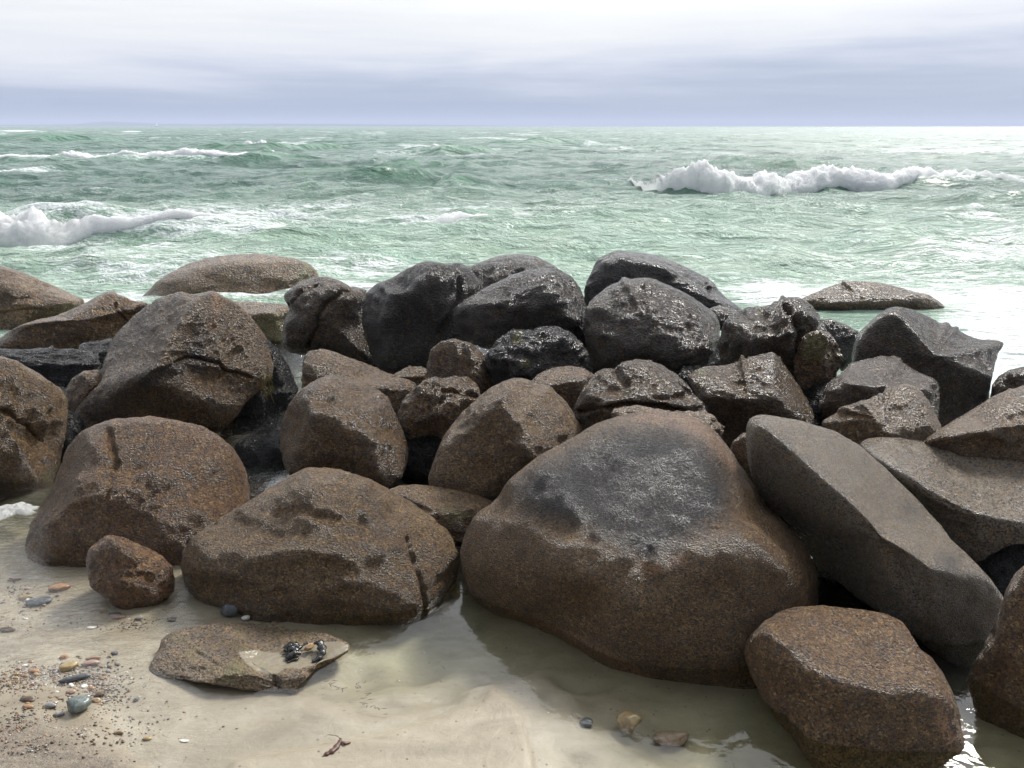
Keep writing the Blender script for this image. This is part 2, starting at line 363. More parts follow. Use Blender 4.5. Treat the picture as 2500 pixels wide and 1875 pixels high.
rub_shade = sst(yf, 2.9+.25*np.sin(xf*2), 3.5)*sst(yf, 9.5, 8) ; hf = hf + rub_shade*.06*(fbm(P3*3.1, 3)+.3)  # rubble bed: bumpy, and darkened to stand for shade in the pile
rub_shade = np.maximum(rub_shade, sst(sdist(gp, px('Z', [(1640, 1180), (2600, 1200), (2600, 1500), (1980, 1560), (1640, 1350)])), -30, 40))  # gap under the leaning slab, its shade painted into the bed
mesh_np('sand', np.stack([xf, yf, hf], -1), grid_faces(nr, nc), SAND, attrs={'gravel': grav, 'rubble_shade': rub_shade}, kind='structure')
# still water over the sand
nr, nc = 260, 260
ys = .3+(6.6-.3)*np.linspace(0, 1, nr); X = np.linspace(-1, 1, nc)[None, :]*(2.2+ys[:, None]*.95); Y = np.repeat(ys[:, None], nc, 1)
xf, yf = X.ravel(), Y.ravel(); pp, _ = proj(np.stack([xf, yf, 0*xf], -1))
left = sst(pp[:, 0], 620, 330)
dep = np.clip(-ground_h(xf, yf), 0, 1)
mesh_np('tide_pool_water', np.stack([xf, yf, .0008*fbm(np.stack([xf*4, yf*6, 0*xf], -1), 2)], -1), grid_faces(nr, nc), POOL,
        attrs={'ripple': .04+left*.9+sst(yf, 3.4, 4.6)*3, 'depth': dep}, kind='structure')

# ---------------------------------------------------------------- boulders
ROCKS = []
def rock(name, label, cat, fr, poly, Y, facets=(), k=9, thick=.85, seed=0, lvl=6, nz=(.05, .018, .006), cracks=(), bumps=(), film=(), moss=(), ochre=(), sandy=(),
         dark=.0, pale=.0, rust=.2, wet=.6, grain=1.0, film0=0.0, relief=.012, aniso=None, rand=5, group=None, zs=1.0, frame_in=None, mat=None):
    rs = np.random.RandomState(seed+11)
    poly = px(fr, poly); lo, hi = poly.min(0), poly.max(0)
    c = (lo+hi)/2*.5 + poly.mean(0)*.5
    C = at(c[0], c[1], Y); dep0 = proj(C[None])[1][0]
    a = (hi[0]-lo[0])/2*dep0/F; v = (hi[1]-lo[1])/2*dep0/F
    dr = ray(c[0], c[1]); al = math.atan2(-dr[2], dr[1])
    ty = thick*min(a, v*1.35)
    b = zs*math.sqrt(max(v*v-(ty*math.sin(al))**2, (.5*v)**2))/math.cos(al)
    S = np.array([a, ty, b]); n, Fc = ico(lvl)
    fs = list(facets)
    for _ in range(rand):
        q = rs.normal(size=3); q /= np.linalg.norm(q); fs.append((*q, rs.uniform(.74, .95)))
    acc = np.ones(len(n))*.9
    for fx, fy, fz, d in fs:
        q = np.array([fx, fy, fz], float); q /= np.linalg.norm(q)
        acc += (np.maximum(n@q, 0)/d)**k
    r = acc**(-1/k)
    off = rs.uniform(-50, 50, 3); size = (a+v)/2
    an = np.array(aniso or (1, 1, 1), float)
    r = r*(1+nz[0]*2.0*fbm(n*1.5+off, 3))
    V = n*r[:, None]*S + C
    # bring the outline in front of the viewer to the traced outline
    tp = np.vstack([poly, poly[:1]]); nb = 240
    ang = (np.arange(nb)+.5)/nb*2*np.pi-np.pi; Rt = np.zeros(nb)
    dirs = np.stack([np.cos(ang), np.sin(ang)], -1)
    for p0, p1 in zip(tp[:-1], tp[1:]):
        e = p1-p0; w_ = p0-c; den = dirs[:, 0]*e[1]-dirs[:, 1]*e[0]; den = np.where(np.abs(den) < 1e-9, 1e-9, den)
        tt = (w_[0]*e[1]-w_[1]*e[0])/den; ss = (w_[0]*dirs[:, 1]-w_[1]*dirs[:, 0])/den
        Rt = np.where((ss >= -1e-6) & (ss <= 1+1e-6) & (tt > 0), np.maximum(Rt, tt), Rt)
    ker = np.array([.1, .2, .4, .2, .1])
    sm = lambda q, m=1: q if m == 0 else sm(np.convolve(np.concatenate([q[-2:], q, q[:2]]), ker, 'valid'), m-1)
    Rt = sm(np.where(Rt <= 0, Rt[Rt > 0].mean() if (Rt > 0).any() else 1, Rt), 1)
    for it in range(6):
        pp, dep = proj(V); d = pp-c; R = np.hypot(d[:, 0], d[:, 1]); th = np.arctan2(d[:, 1], d[:, 0])
        bi = np.clip(((th+np.pi)/(2*np.pi)*nb).astype(int), 0, nb-1)
        Rs = np.zeros(nb); np.maximum.at(Rs, bi, R); Rs = sm(np.where(Rs <= 0, Rs[Rs > 0].mean(), Rs), 1)
        s = sm(np.clip(Rt/Rs, .3, 3), 4 if it < 4 else 2); sc = np.interp(th, np.concatenate([[ang[-1]-2*np.pi], ang, [ang[0]+2*np.pi]]), np.concatenate([[s[-1]], s, [s[0]]]))
        q = c+d*sc[:, None]
        dd = ray(q[:, 0], q[:, 1])
        V = np.array([0, 0, CAMZ]) + dd*(dep/(dd[:, 1]*CP-dd[:, 2]*SP))[:, None]
    N = vnorm(V, Fc); L = (V-C)
    toc = -(V-np.array([0, 0, CAMZ])); toc /= np.linalg.norm(toc, axis=1, keepdims=True); face = sst((N*toc).sum(1), -.05, .3)
    pp, dep = proj(V); mpp = dep0/F     # metres per pixel
    disp = np.zeros(len(V))
    for bx, by, br, ba in bumps:
        q = px(fr, [(bx, by)])[0]; disp += face*ba*np.exp(-(np.linalg.norm(pp-q, axis=1)/(br*FR[fr][2]))**2)
    wob = fbm(L*9+off, 3)*.03/mpp*.6
    for ck in cracks:
        line, wd, dp = ck; dl = seg_dist(pp+wob[:, None]*.5, px(fr, line))*mpp
        disp -= face*dp*.55*np.exp(-(dl/(wd*.55))**2)
    disp += nz[1]*.45*size*fbm((L*an)*4.2/max(size, .15)+off, 4, .5) + nz[1]*.16*size*fbm((L*an)*9/max(size, .15)+off+9, 3, .55)
    disp += nz[2]*.25*fbm((L*an)*26+off, 4, .6)
    V = V+N*disp[:, None]
    pp, _ = proj(V)
    fl = np.zeros(len(V)); ms = np.zeros(len(V)); oh = np.zeros(len(V))
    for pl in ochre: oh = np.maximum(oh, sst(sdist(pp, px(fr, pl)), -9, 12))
    sy = np.zeros(len(V))
    for pl in sandy: sy = np.maximum(sy, sst(sdist(pp, px(fr, pl)), -14, 14))
    for pl in film: fl = np.maximum(fl, sst(sdist(pp, px(fr, pl)), -75, 75))
    for bx, by, br, ba in moss: ms = np.maximum(ms, ba*np.exp(-(np.linalg.norm(pp-px(fr, [(bx, by)])[0], axis=1)/(br*FR[fr][2]))**2))
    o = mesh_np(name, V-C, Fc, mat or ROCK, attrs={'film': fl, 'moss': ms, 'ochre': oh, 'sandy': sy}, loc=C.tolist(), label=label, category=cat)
    if group: o['group'] = group
    for kk, vv in dict(dark=dark, pale=pale, rust=rust, wet=wet, grain=grain, film0=film0, relief=relief).items(): o[kk] = float(vv)
    ROCKS.append(o); o['grain'] = grain*float(np.clip(3.1/Y, .5, 1.2)); o['relief'] = relief*float(np.clip(Y/2.6, 1, 1.6)); return o

B = 'boulder'
# ---- back row, standing in the sea
rock(B, 'smooth brown boulder cut off by the left edge, with open sea behind it', 'boulder', 'A', [(-330,330),(-200,250),(-60,212),(0,217),(120,250),(260,310),(400,370),(515,425),(480,480),(330,560),(200,620),(80,680),(-50,700),(-250,660),(-330,500)],
     6.9, [(.5,-.3,.8,.75),(-.2,-.9,.3,.7)], seed=1, cracks=[([(-20,500),(150,475),(340,485)],.012,.03)], film0=.1, rust=.3)
rock('slab_boulder', 'brown boulder with pointed ridge top left of the great angular boulder', 'boulder', 'A',
     [(-60,720),(0,650),(80,590),(200,545),(330,520),(480,460),(580,400),(665,365),(720,395),(830,435),(890,430),(895,470),(850,520),(780,560),(720,620),(690,690),(560,730),(380,735),(150,740)],
     5.7, [(-.35,-.35,.85,.6),(.8,-.5,.5,.62),(0,-1,-.1,.7)], seed=2, k=16, cracks=[([(690,440),(700,490),(760,550)],.014,.03),([(720,470),(760,510),(830,500)],.012,.03)], rust=.5)
rock('whaleback_boulder', 'long smooth whale-backed brown boulder lying out in the waves at left', 'boulder', 'A',
     [(800,450),(880,375),(930,315),(1020,258),(1120,207),(1250,172),(1400,152),(1540,147),(1650,155),(1760,170),(1840,195),(1890,230),(1915,275),(1915,330),(1870,420),(1720,480),(1500,520),(1300,530),(1100,520),(900,510)],
     8.15, [(.1,-.75,.6,.72),(.85,-.4,.3,.72),(-.1,-.1,1,.62)], seed=3, nz=(.02,.010,.004), rand=1, moss=[(1830,265,90,.7)], grain=.8)
rock(B, 'greenish flat-topped boulder washed by foam, behind the great angular boulder', 'boulder', 'A',
     [(1250,400),(1330,425),(1450,432),(1600,440),(1725,450),(1765,520),(1755,650),(1720,720),(1620,720),(1540,640),(1400,570),(1280,500)],
     6.4, [(0,-.1,1,.5),(0,-1,.1,.7)], seed=4, k=14, moss=[(1640,620,150,.9)], film0=.3)
rock('shore_boulder', 'low flat dark boulder awash alone in the bright surf at right', 'boulder', 'D',
     [(440,565),(500,530),(580,490),(680,450),(780,420),(900,403),(1000,400),(1120,415),(1250,445),(1400,480),(1500,510),(1570,560),(1610,615),(1600,700),(1450,760),(1150,760),(900,740),(650,680),(480,620)],
     7.15, [(-.1,-.5,.8,.7)], seed=5, nz=(.03,.02,.006), rand=2, film0=.42, thick=.7)
rock(B, 'dark rounded boulder peeking out behind the two-humped black one', 'boulder', 'B',
     [(1180,420),(1250,290),(1330,220),(1400,200),(1480,170),(1560,150),(1650,147),(1740,160),(1850,215),(1950,300),(1980,400),(1900,520),(1500,600),(1250,560)],
     5.9, [(-.2,-.7,.5,.75)], seed=6, film0=.75, rand=3)
rock(B, 'big black boulder with a two-humped top and sheer dark front, left of centre', 'boulder', 'B',
     [(695,560),(700,470),(722,380),(780,330),(880,290),(960,240),(1050,195),(1100,189),(1200,205),(1280,198),(1340,230),(1420,330),(1430,480),(1400,640),(1300,760),(1150,860),(1000,890),(870,880),(780,830),(725,680)],
     5.3, [(-.6,-.4,.7,.72),(.1,-.95,.2,.68),(.6,-.7,.2,.75)], seed=7, k=12, film0=.8, moss=[(850,780,120,.45)], cracks=[([(1270,220),(1290,330),(1270,450),(1150,620)],.03,.04)], relief=.015)
rock(B, 'dark grey cleft boulder with a blue wet cap, right of the small water inlet', 'boulder', 'B',
     [(215,700),(225,560),(262,470),(240,440),(226,400),(255,365),(330,310),(400,288),(480,283),(560,305),(630,345),(720,358),(745,420),(740,520),(740,650),(775,760),(770,830),(650,820),(500,790),(380,760),(260,740)],
     5.5, [(-.3,-.3,.9,.75),(.5,-.8,.2,.72)], seed=8, film0=.55, cracks=[([(640,345),(550,400),(470,450),(430,520),(430,580),(400,640),(370,700)],.02,.06),([(250,470),(330,370),(420,330)],.02,.03)], moss=[(300,700,100,.3)], relief=.015)
rock(B, 'wet glistening dark boulder leaning in front of the two-humped black one', 'boulder', 'B',
     [(1243,520),(1255,470),(1300,430),(1400,370),(1500,320),(1600,272),(1700,242),(1800,230),(1880,240),(1950,278),(1995,330),(2025,400),(2047,480),(2035,570),(1980,640),(1850,700),(1650,720),(1450,720),(1320,680),(1260,600)],
     4.9, [(-.35,-.5,.8,.74),(.8,-.2,.4,.7),(0,-.9,-.1,.75)], seed=9, film0=.75, wet=1, relief=.016, nz=(.05,.022,.008))
rock(B, 'black dome-topped boulder at the back, behind the big round black one', 'boulder', 'C',
     [(395,560),(405,430),(450,330),(500,230),(560,190),(640,176),(800,176),(950,200),(1100,250),(1250,320),(1380,390),(1450,480),(1540,560),(1640,615),(1640,690),(1400,720),(1000,700),(600,680),(430,640)],
     5.7, [(-.1,-.9,.3,.72),(-.1,0,1,.75),(.7,-.3,.55,.7)], seed=10, k=12, film0=.85, wet=.9, cracks=[([(1350,420),(1370,480),(1380,560)],.02,.04)])
rock(B, 'small wet silvery boulder wedged right of the big round black one', 'boulder', 'C', [(1340,640),(1400,600),(1450,592),(1590,630),(1560,720),(1500,790),(1430,780),(1380,720)], 5.1, [(0,-.4,.9,.7)], seed=11, film0=.7, lvl=5, wet=1)
rock(B, 'biggest round black boulder in the back row, streaked with wet ripples', 'boulder', 'C',
     [(393,760),(400,650),(430,570),(500,505),(600,428),(720,392),(880,371),(950,385),(1060,435),(1200,500),(1330,590),(1420,660),(1447,740),(1450,850),(1420,950),(1350,1060),(1200,1150),(1000,1160),(800,1140),(600,1120),(480,1090),(420,950)],
     4.65, [(-.5,-.45,.75,.78),(.35,-.75,.5,.72),(.8,-.3,.3,.8)], seed=12, film0=.66, wet=.9, aniso=(.6,1,1.8), relief=.017, nz=(.04,.03,.01))
rock('craggy_boulder', 'craggy dark boulder with a twin-lobed rough crest, right of the round black one', 'boulder', 'D',
     [(-150,900),(-110,730),(-50,655),(60,605),(170,598),(260,580),(350,530),(460,520),(540,550),(600,620),(650,700),(690,780),(740,850),(780,960),(770,1100),(700,1200),(600,1250),(450,1200),(250,1150),(0,1130),(-130,1050)],
     4.35, [(-.4,-.4,.8,.7),(.5,-.7,.4,.72),(0,-1,-.1,.7),(.9,-.1,.5,.75)], seed=13, k=14, film0=.6, wet=.9, nz=(.07,.04,.015), relief=.022, cracks=[([(370,590),(450,700),(500,800),(470,950)],.03,.07)], moss=[(180,620,50,.6)])
rock('quartz_boulder', 'yellow and rust stained craggy rock below the twin-lobed craggy boulder', 'rock', 'D',
     [(430,1050),(470,910),(520,820),(620,770),(720,800),(770,890),(812,980),(790,1060),(750,1150),(690,1290),(560,1300),(470,1180)],
     4.1, [(.5,-.7,.4,.7),(-.5,-.7,.2,.7)], seed=14, k=14, film0=.25, moss=[(600,900,130,1.0),(740,990,90,.7),(540,960,80,.8)], nz=(.09,.06,.02), wet=1, relief=.02, rust=.6)
rock(B, 'shadowed dark boulder in the gap between the craggy boulder and the big wet slab-sided one', 'boulder', 'D',
     [(620,720),(650,690),(720,690),(830,730),(940,790),(960,900),(900,1050),(800,1100),(720,950),(650,850)], 4.9, [(0,-.7,.7,.7)], seed=15, film0=.8)
rock('slab_sided_boulder', 'large wet boulder with tilted shining top and sheer black front beside the surf', 'boulder', 'D',
     [(880,980),(900,870),(945,790),(1010,725),(1090,655),(1180,603),(1250,594),(1350,618),(1500,688),(1650,760),(1800,828),(1950,860),(2035,852),(2055,878),(2015,960),(1985,1050),(1962,1180),(1945,1300),(1850,1430),(1600,1540),(1300,1480),(1000,1280),(900,1150)],
     4.2, [(.42,-.50,.76,.42),(-.6,-.7,.25,.55),(.1,-1,-.12,.55),(.95,-.1,-.2,.75)], seed=16, k=22, film0=.62, wet=1, relief=.02, rand=1, nz=(.02,.022,.008))
rock(B, 'dark smooth boulder at the right edge beside the surf', 'boulder', 'D',
     [(1950,1330),(1965,1200),(2015,1130),(2100,1083),(2212,1060),(2350,1060),(2450,1150),(2450,1350),(2200,1450),(1990,1430)], 3.95, [(-.4,-.7,.3,.8)], seed=17, film0=.6)
# ---- left group
rock('slate_slab', 'long layered grey slate slab under the pointed brown boulder at left', 'rock', 'A',
     [(-120,800),(-80,720),(0,708),(60,720),(250,713),(480,718),(585,748),(603,800),(595,860),(560,900),(480,930),(400,950),(300,930),(150,880),(0,860)],
     4.9, [(0,-.3,1,.5),(0,-1,.1,.6)], seed=18, k=16, film0=1, wet=.7, aniso=(.5,1,3.6), nz=(.05,.05,.02), relief=.022, rand=2, rust=0)
rock('slate_slab', 'short grey slate piece tucked against the left foot of the great angular boulder', 'rock', 'A',
     [(470,700),(500,683),(570,670),(672,655),(680,740),(640,800),(600,840),(560,800),(480,760)], 5.15, [(0,-.4,.9,.6)], seed=19, k=14, film0=1, lvl=5, aniso=(.5,1,3), nz=(.05,.04,.02), rust=0)
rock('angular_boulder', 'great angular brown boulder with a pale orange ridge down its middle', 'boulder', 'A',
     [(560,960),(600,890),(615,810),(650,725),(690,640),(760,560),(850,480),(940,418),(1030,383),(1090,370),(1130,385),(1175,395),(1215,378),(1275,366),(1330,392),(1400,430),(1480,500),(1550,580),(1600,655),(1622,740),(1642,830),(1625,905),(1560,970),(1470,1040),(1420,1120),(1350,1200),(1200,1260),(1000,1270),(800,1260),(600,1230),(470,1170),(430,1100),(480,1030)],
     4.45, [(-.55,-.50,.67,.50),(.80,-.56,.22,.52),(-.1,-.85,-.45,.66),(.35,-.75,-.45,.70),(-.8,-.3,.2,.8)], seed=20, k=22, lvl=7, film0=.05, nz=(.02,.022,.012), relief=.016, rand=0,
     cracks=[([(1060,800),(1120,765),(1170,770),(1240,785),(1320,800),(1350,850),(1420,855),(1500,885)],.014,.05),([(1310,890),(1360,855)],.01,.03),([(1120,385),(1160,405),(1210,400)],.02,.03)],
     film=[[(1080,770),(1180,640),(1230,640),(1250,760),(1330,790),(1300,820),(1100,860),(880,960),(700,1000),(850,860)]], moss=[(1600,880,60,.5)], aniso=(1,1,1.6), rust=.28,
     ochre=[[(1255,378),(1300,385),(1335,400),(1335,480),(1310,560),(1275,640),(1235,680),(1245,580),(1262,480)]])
rock(B, 'small brown rock wedged between the left edge boulder and the great angular one', 'rock', 'A',
     [(385,1060),(392,965),(430,900),(500,848),(590,842),(630,890),(640,980),(600,1060),(520,1110),(430,1130)], 4.35, [(-.3,-.7,.6,.7)], seed=21, film0=.2, lvl=5, k=14, rust=.35)
rock(B, 'brown cracked boulder at the left edge above the patch of foam', 'boulder', 'A',
     [(-420,900),(-250,800),(-100,760),(0,760),(100,788),(200,845),(290,905),(370,960),(405,1020),(408,1120),(390,1260),(355,1420),(300,1570),(180,1640),(0,1650),(-250,1650),(-420,1400)],
     3.8, [(.3,-.7,.6,.75),(.8,-.5,.2,.75)], seed=22, film0=.05, cracks=[([(0,1080),(60,1100),(120,1150),(180,1180),(190,1215),(270,1270)],.016,.05)], bumps=[(100,1250,180,-.02)], moss=[(320,1520,120,.7)], rust=.25)
rock(B, 'large rounded rusty brown boulder standing in the shallows at left', 'boulder', 'Z',
     [(52,1195),(62,1140),(85,1095),(110,1060),(128,1010),(145,965),(180,930),(240,905),(330,900),(420,914),(470,938),(505,970),(530,1010),(541,1060),(535,1130),(510,1200),(470,1250),(350,1290),(200,1290),(110,1275),(72,1240)],
     3.15, [(-.75,-.5,.4,.68),(.05,-.85,.5,.72),(.2,-.5,.85,.75),(0,-1,-.15,.8)], seed=23, lvl=7, rust=.8, wet=.5, relief=.014, cracks=[([(235,930),(250,1000),(230,1080)],.02,.02)], nz=(.04,.024,.01), moss=[(110,1215,55,.45)])
rock(B, 'small reddish boulder in front of the rounded rusty brown one at left', 'boulder', 'E',
     [(515,430),(525,350),(600,285),(650,262),(720,268),(800,298),(900,345),(990,400),(1040,450),(1052,560),(1025,625),(950,690),(850,730),(770,740),(690,690),(600,620),(540,570)],
     2.62, [(-.3,-.8,.4,.75),(.6,-.6,.4,.75)], seed=24, rust=.95, k=14, nz=(.06,.03,.01))
rock('submerged_stone', 'mossy yellow-green stone wedged in the gap right of the small reddish boulder', 'stone', 'E',
     [(930,370),(990,345),(1060,345),(1120,360),(1130,440),(1060,470),(1000,440)], 2.95, [(0,-.5,.8,.7)], seed=25, lvl=4, moss=[(1020,390,130,1)])
rock(B, 'broad brown speckled boulder in the middle foreground, its foot in the pool', 'boulder', 'Z',
     [(390,1225),(397,1175),(450,1132),(520,1092),(570,1062),(620,1032),(665,1008),(730,1012),(800,1035),(870,1072),(930,1110),(972,1150),(992,1200),(990,1250),(955,1300),(900,1350),(840,1372),(760,1378),(650,1372),(560,1355),(480,1325),(425,1300),(398,1265)],
     2.75, [(-.3,-.6,.75,.70),(.5,-.55,.6,.74),(0,-1,.05,.75),(-.7,-.5,.2,.8)], seed=126, lvl=7, rust=.22, wet=.45, relief=.013, nz=(.05,.022,.008),
     cracks=[([(882,1165),(890,1200),(908,1250),(922,1330)],.012,.028),([(600,1110),(650,1100),(720,1120),(800,1130)],.03,.015)], moss=[(700,1080,200,.22)])
rock(B, 'low brown rock showing behind the gap between the two largest foreground boulders', 'rock', 'Z',
     [(835,1060),(860,1048),(900,1046),(970,1055),(1030,1068),(1070,1085),(1075,1130),(1030,1180),(960,1180),(890,1130)], 3.0, [(0,-.4,.9,.7)], seed=27, moss=[(980,1110,50,.5)])
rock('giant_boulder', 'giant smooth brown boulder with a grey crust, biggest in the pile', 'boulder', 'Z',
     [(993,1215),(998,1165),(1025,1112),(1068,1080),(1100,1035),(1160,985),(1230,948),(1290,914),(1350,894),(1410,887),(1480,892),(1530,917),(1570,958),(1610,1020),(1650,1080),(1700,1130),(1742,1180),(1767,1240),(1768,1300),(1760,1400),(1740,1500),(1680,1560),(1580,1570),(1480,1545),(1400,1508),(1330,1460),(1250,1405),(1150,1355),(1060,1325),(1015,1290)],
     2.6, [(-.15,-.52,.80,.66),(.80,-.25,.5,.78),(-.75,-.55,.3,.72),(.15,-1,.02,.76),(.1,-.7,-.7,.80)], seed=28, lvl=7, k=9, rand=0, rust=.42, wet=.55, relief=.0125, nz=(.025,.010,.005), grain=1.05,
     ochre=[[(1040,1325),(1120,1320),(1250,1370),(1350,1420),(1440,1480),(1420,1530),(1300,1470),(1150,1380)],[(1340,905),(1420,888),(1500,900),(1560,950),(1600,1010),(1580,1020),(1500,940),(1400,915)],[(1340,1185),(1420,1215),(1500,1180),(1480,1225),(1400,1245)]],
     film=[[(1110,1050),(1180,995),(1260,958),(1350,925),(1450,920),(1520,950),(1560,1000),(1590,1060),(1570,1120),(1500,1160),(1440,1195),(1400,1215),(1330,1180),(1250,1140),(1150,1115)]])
# ---- middle rows
rock(B, 'rounded brown boulder with a straight sloping brow, in the second row left of the middle', 'boulder', 'B',
     [(205,1300),(213,1180),(250,1065),(290,1000),(340,955),(420,905),(500,872),(560,875),(700,920),(800,968),(855,1010),(885,1080),(915,1150),(952,1230),(978,1310),(970,1400),(940,1490),(850,1560),(700,1540),(550,1500),(400,1480),(270,1480),(222,1410)],
     3.6, [(.25,-.45,.85,.68),(-.1,-.9,.15,.76),(.85,-.4,.1,.76),(-.7,-.5,.3,.8)], seed=29, rust=.35, relief=.015, wet=.75, nz=(.04,.03,.01), k=13, cracks=[([(770,1010),(860,1010)],.012,.02)])
rock('wedge_boulder', 'wedge-shaped brown boulder sloping down to the right, with the water inlet behind it', 'boulder', 'B',
     [(330,960),(338,860),(342,780),(370,732),(450,714),(540,738),(650,780),(780,830),(900,880),(1020,912),(1030,980),(980,1060),(950,1150),(880,1180),(700,1100),(500,1080),(350,1060)],
     4.15, [(.3,-.35,.9,.6),(0,-1,.1,.75)], seed=30, k=13, rust=.3, nz=(.05,.04,.01))
rock(B, 'small jagged-topped wet brown rock between the brown and the peaked boulders of the second row', 'rock', 'B',
     [(905,1140),(940,1030),(990,970),(1060,912),(1130,883),(1180,897),(1250,880),(1340,888),(1390,930),(1412,1000),(1390,1080),(1330,1150),(1260,1260),(1200,1360),(1080,1380),(970,1370),(930,1250)],
     3.85, [(-.3,-.6,.7,.72),(.7,-.5,.4,.72),(0,-1,-.1,.75)], seed=31, k=16, wet=.9, rust=.5, nz=(.08,.05,.015), relief=.018, cracks=[([(1180,960),(1280,970),(1390,1000)],.02,.04)])
rock('peaked_boulder', 'brown boulder with a blunt peaked top in the second row at the middle', 'boulder', 'B',
     [(1090,1500),(1112,1420),(1145,1330),(1200,1220),(1290,1110),(1380,1020),(1460,958),(1560,902),(1630,890),(1700,903),(1760,930),(1830,938),(1890,1000),(1960,1090),(2020,1200),(2010,1320),(1900,1450),(1750,1580),(1600,1680),(1400,1700),(1200,1640),(1120,1580)],
     3.3, [(-.35,-.85,.35,.62),(.75,-.35,.6,.60),(-.7,-.2,.7,.72)], seed=32, k=18, rust=.3, wet=.35, relief=.012, nz=(.04,.024,.01), rand=1)
rock(B, 'dull brown rock in the shade below the wet glistening dark boulder', 'rock', 'B',
     [(1085,820),(1110,720),(1170,672),(1250,655),(1350,680),(1440,760),(1470,850),(1500,930),(1480,1010),(1380,1040),(1230,1000),(1110,930)], 4.4, [(-.2,-.8,.5,.75)], seed=33, film0=.38, rust=.4)
rock('flat_stone', 'small flat-topped brown stone in the dim hollow below the two-humped black boulder', 'stone', 'B',
     [(870,890),(900,860),(960,832),(1050,822),(1090,838),(1100,910),(1060,960),(960,960)], 4.25, [(-.1,-.4,.9,.5),(0,-1,0,.6)], seed=34, k=20, lvl=5, film0=.1)
rock('craggy_boulder', 'black craggy boulder with pale flecks, under the wet glistening one', 'boulder', 'B',
     [(1430,830),(1440,760),(1465,710),(1530,645),(1610,602),(1720,600),(1770,580),(1860,583),(1945,612),(2005,665),(2055,740),(2090,840),(2060,930),(1900,960),(1700,960),(1520,960),(1460,910)],
     4.35, [(-.3,-.5,.8,.7),(.3,-.8,.3,.72)], seed=35, k=14, film0=.85, wet=1, nz=(.08,.05,.02), relief=.02, moss=[(1630,650,45,.9),(1680,800,50,.7)])
rock(B, 'small rounded reddish-brown boulder left of the grey cracked one', 'boulder', 'C',
     [(-40,1240),(-10,1170),(50,1110),(150,1070),(280,1050),(400,1070),(475,1120),(480,1200),(430,1320),(340,1430),(200,1430),(60,1350)], 3.9, [(-.1,-.3,.95,.68),(0,-1,0,.72)], seed=36, rust=.6, wet=.8, k=14)
rock('cracked_boulder', 'grey two-humped boulder split by a crack along its foot, behind the giant boulder', 'boulder', 'C',
     [(305,1480),(318,1400),(335,1330),(385,1240),(440,1170),(490,1100),(560,1072),(625,1080),(700,1022),(800,1003),(900,1006),(985,1040),(1080,1100),(1180,1180),(1260,1275),(1345,1370),(1330,1440),(1100,1520),(800,1580),(500,1640),(350,1600)],
     3.55, [(-.3,-.55,.75,.66),(.4,-.6,.75,.66),(0,-1,-.1,.72)], seed=37, k=15, film0=.4, wet=.9, relief=.018, nz=(.05,.035,.012), cracks=[([(340,1400),(480,1370),(620,1372),(760,1350),(850,1362),(1000,1365),(1100,1400),(1330,1385)],.018,.07),([(1130,1170),(1250,1290),(1330,1370)],.012,.03),([(640,1080),(670,1130),(720,1180)],.03,.03),([(950,1290),(1050,1300),(1150,1270)],.02,.03)], rust=.3)
rock('flat_slab', 'small flat brown slab resting between the grey cracked boulder and the giant one', 'rock', 'C',
     [(600,1430),(640,1378),(760,1362),(900,1372),(1080,1405),(1200,1402),(1310,1398),(1400,1438),(1482,1530),(1470,1590),(1400,1650),(1100,1650),(800,1600),(650,1500)], 3.15, [(0,-.3,.9,.5)], seed=38, k=16, nz=(.05,.04,.015), wet=.8)
rock('angular_boulder', 'angular dark boulder with a mussel-crusted left corner and undercut front', 'boulder', 'C',
     [(1185,1145),(1250,1080),(1330,1058),(1430,1058),(1530,1040),(1650,1000),(1780,960),(1850,945),(1905,985),(1955,1060),(2050,1200),(2130,1330),(2180,1450),(2160,1560),(1950,1700),(1700,1750),(1500,1700),(1400,1550),(1330,1400),(1260,1270),(1210,1190)],
     3.75, [(-.12,-.55,.83,.50),(.80,-.45,.40,.55),(-.2,-.9,-.35,.50),(.3,-1,-.2,.6)], seed=39, k=22, wet=1, film0=.35, relief=.02, nz=(.03,.04,.014), rand=1, rust=.3, moss=[(1310,1090,60,.8),(1420,1100,40,.6)], aniso=(.6,1,2))
rock(B, 'dark boulder with a pale shining crest behind the smaller pointed one, at right', 'boulder', 'D',
     [(620,1350),(690,1190),(790,1120),(880,1030),(1000,1000),(1100,985),(1180,983),(1280,1040),(1400,1100),(1500,1140),(1557,1190),(1562,1300),(1555,1450),(1500,1550),(1300,1600),(900,1600),(700,1500)],
     3.75, [(.1,-.3,.95,.5),(-.1,-1,.1,.55),(.8,-.5,.1,.72)], seed=40, k=20, film0=.55, wet=.8, rust=.3, rand=1)
rock('pointed_boulder', 'smaller grey-brown pointed boulder with a stepped left shoulder, right of the angular dark one', 'boulder', 'D',
     [(650,1510),(668,1460),(760,1420),(785,1372),(900,1340),(1010,1312),(1150,1250),(1280,1210),(1350,1206),(1415,1240),(1475,1320),(1535,1430),(1575,1520),(1560,1620),(1450,1720),(1150,1750),(900,1720),(740,1620)],
     3.35, [(.12,-.62,.72,.50),(-.85,-.5,.1,.58),(.8,-.3,.4,.7)], seed=41, k=20, film0=.2, wet=.5, rand=1, nz=(.03,.03,.01))
rock('slab_boulder', 'purple-brown slab boulder slanting in from the right edge', 'boulder', 'D',
     [(1400,1640),(1480,1590),(1600,1510),(1750,1428),(1900,1338),(2000,1280),(2100,1240),(2212,1233),(2400,1225),(2500,1400),(2500,1700),(2300,1850),(2000,1850),(1700,1760),(1500,1720)],
     3.25, [(-.25,-.35,.9,.45),(.1,-1,-.1,.55)], seed=42, k=22, film0=.15, rust=.35, rand=1)
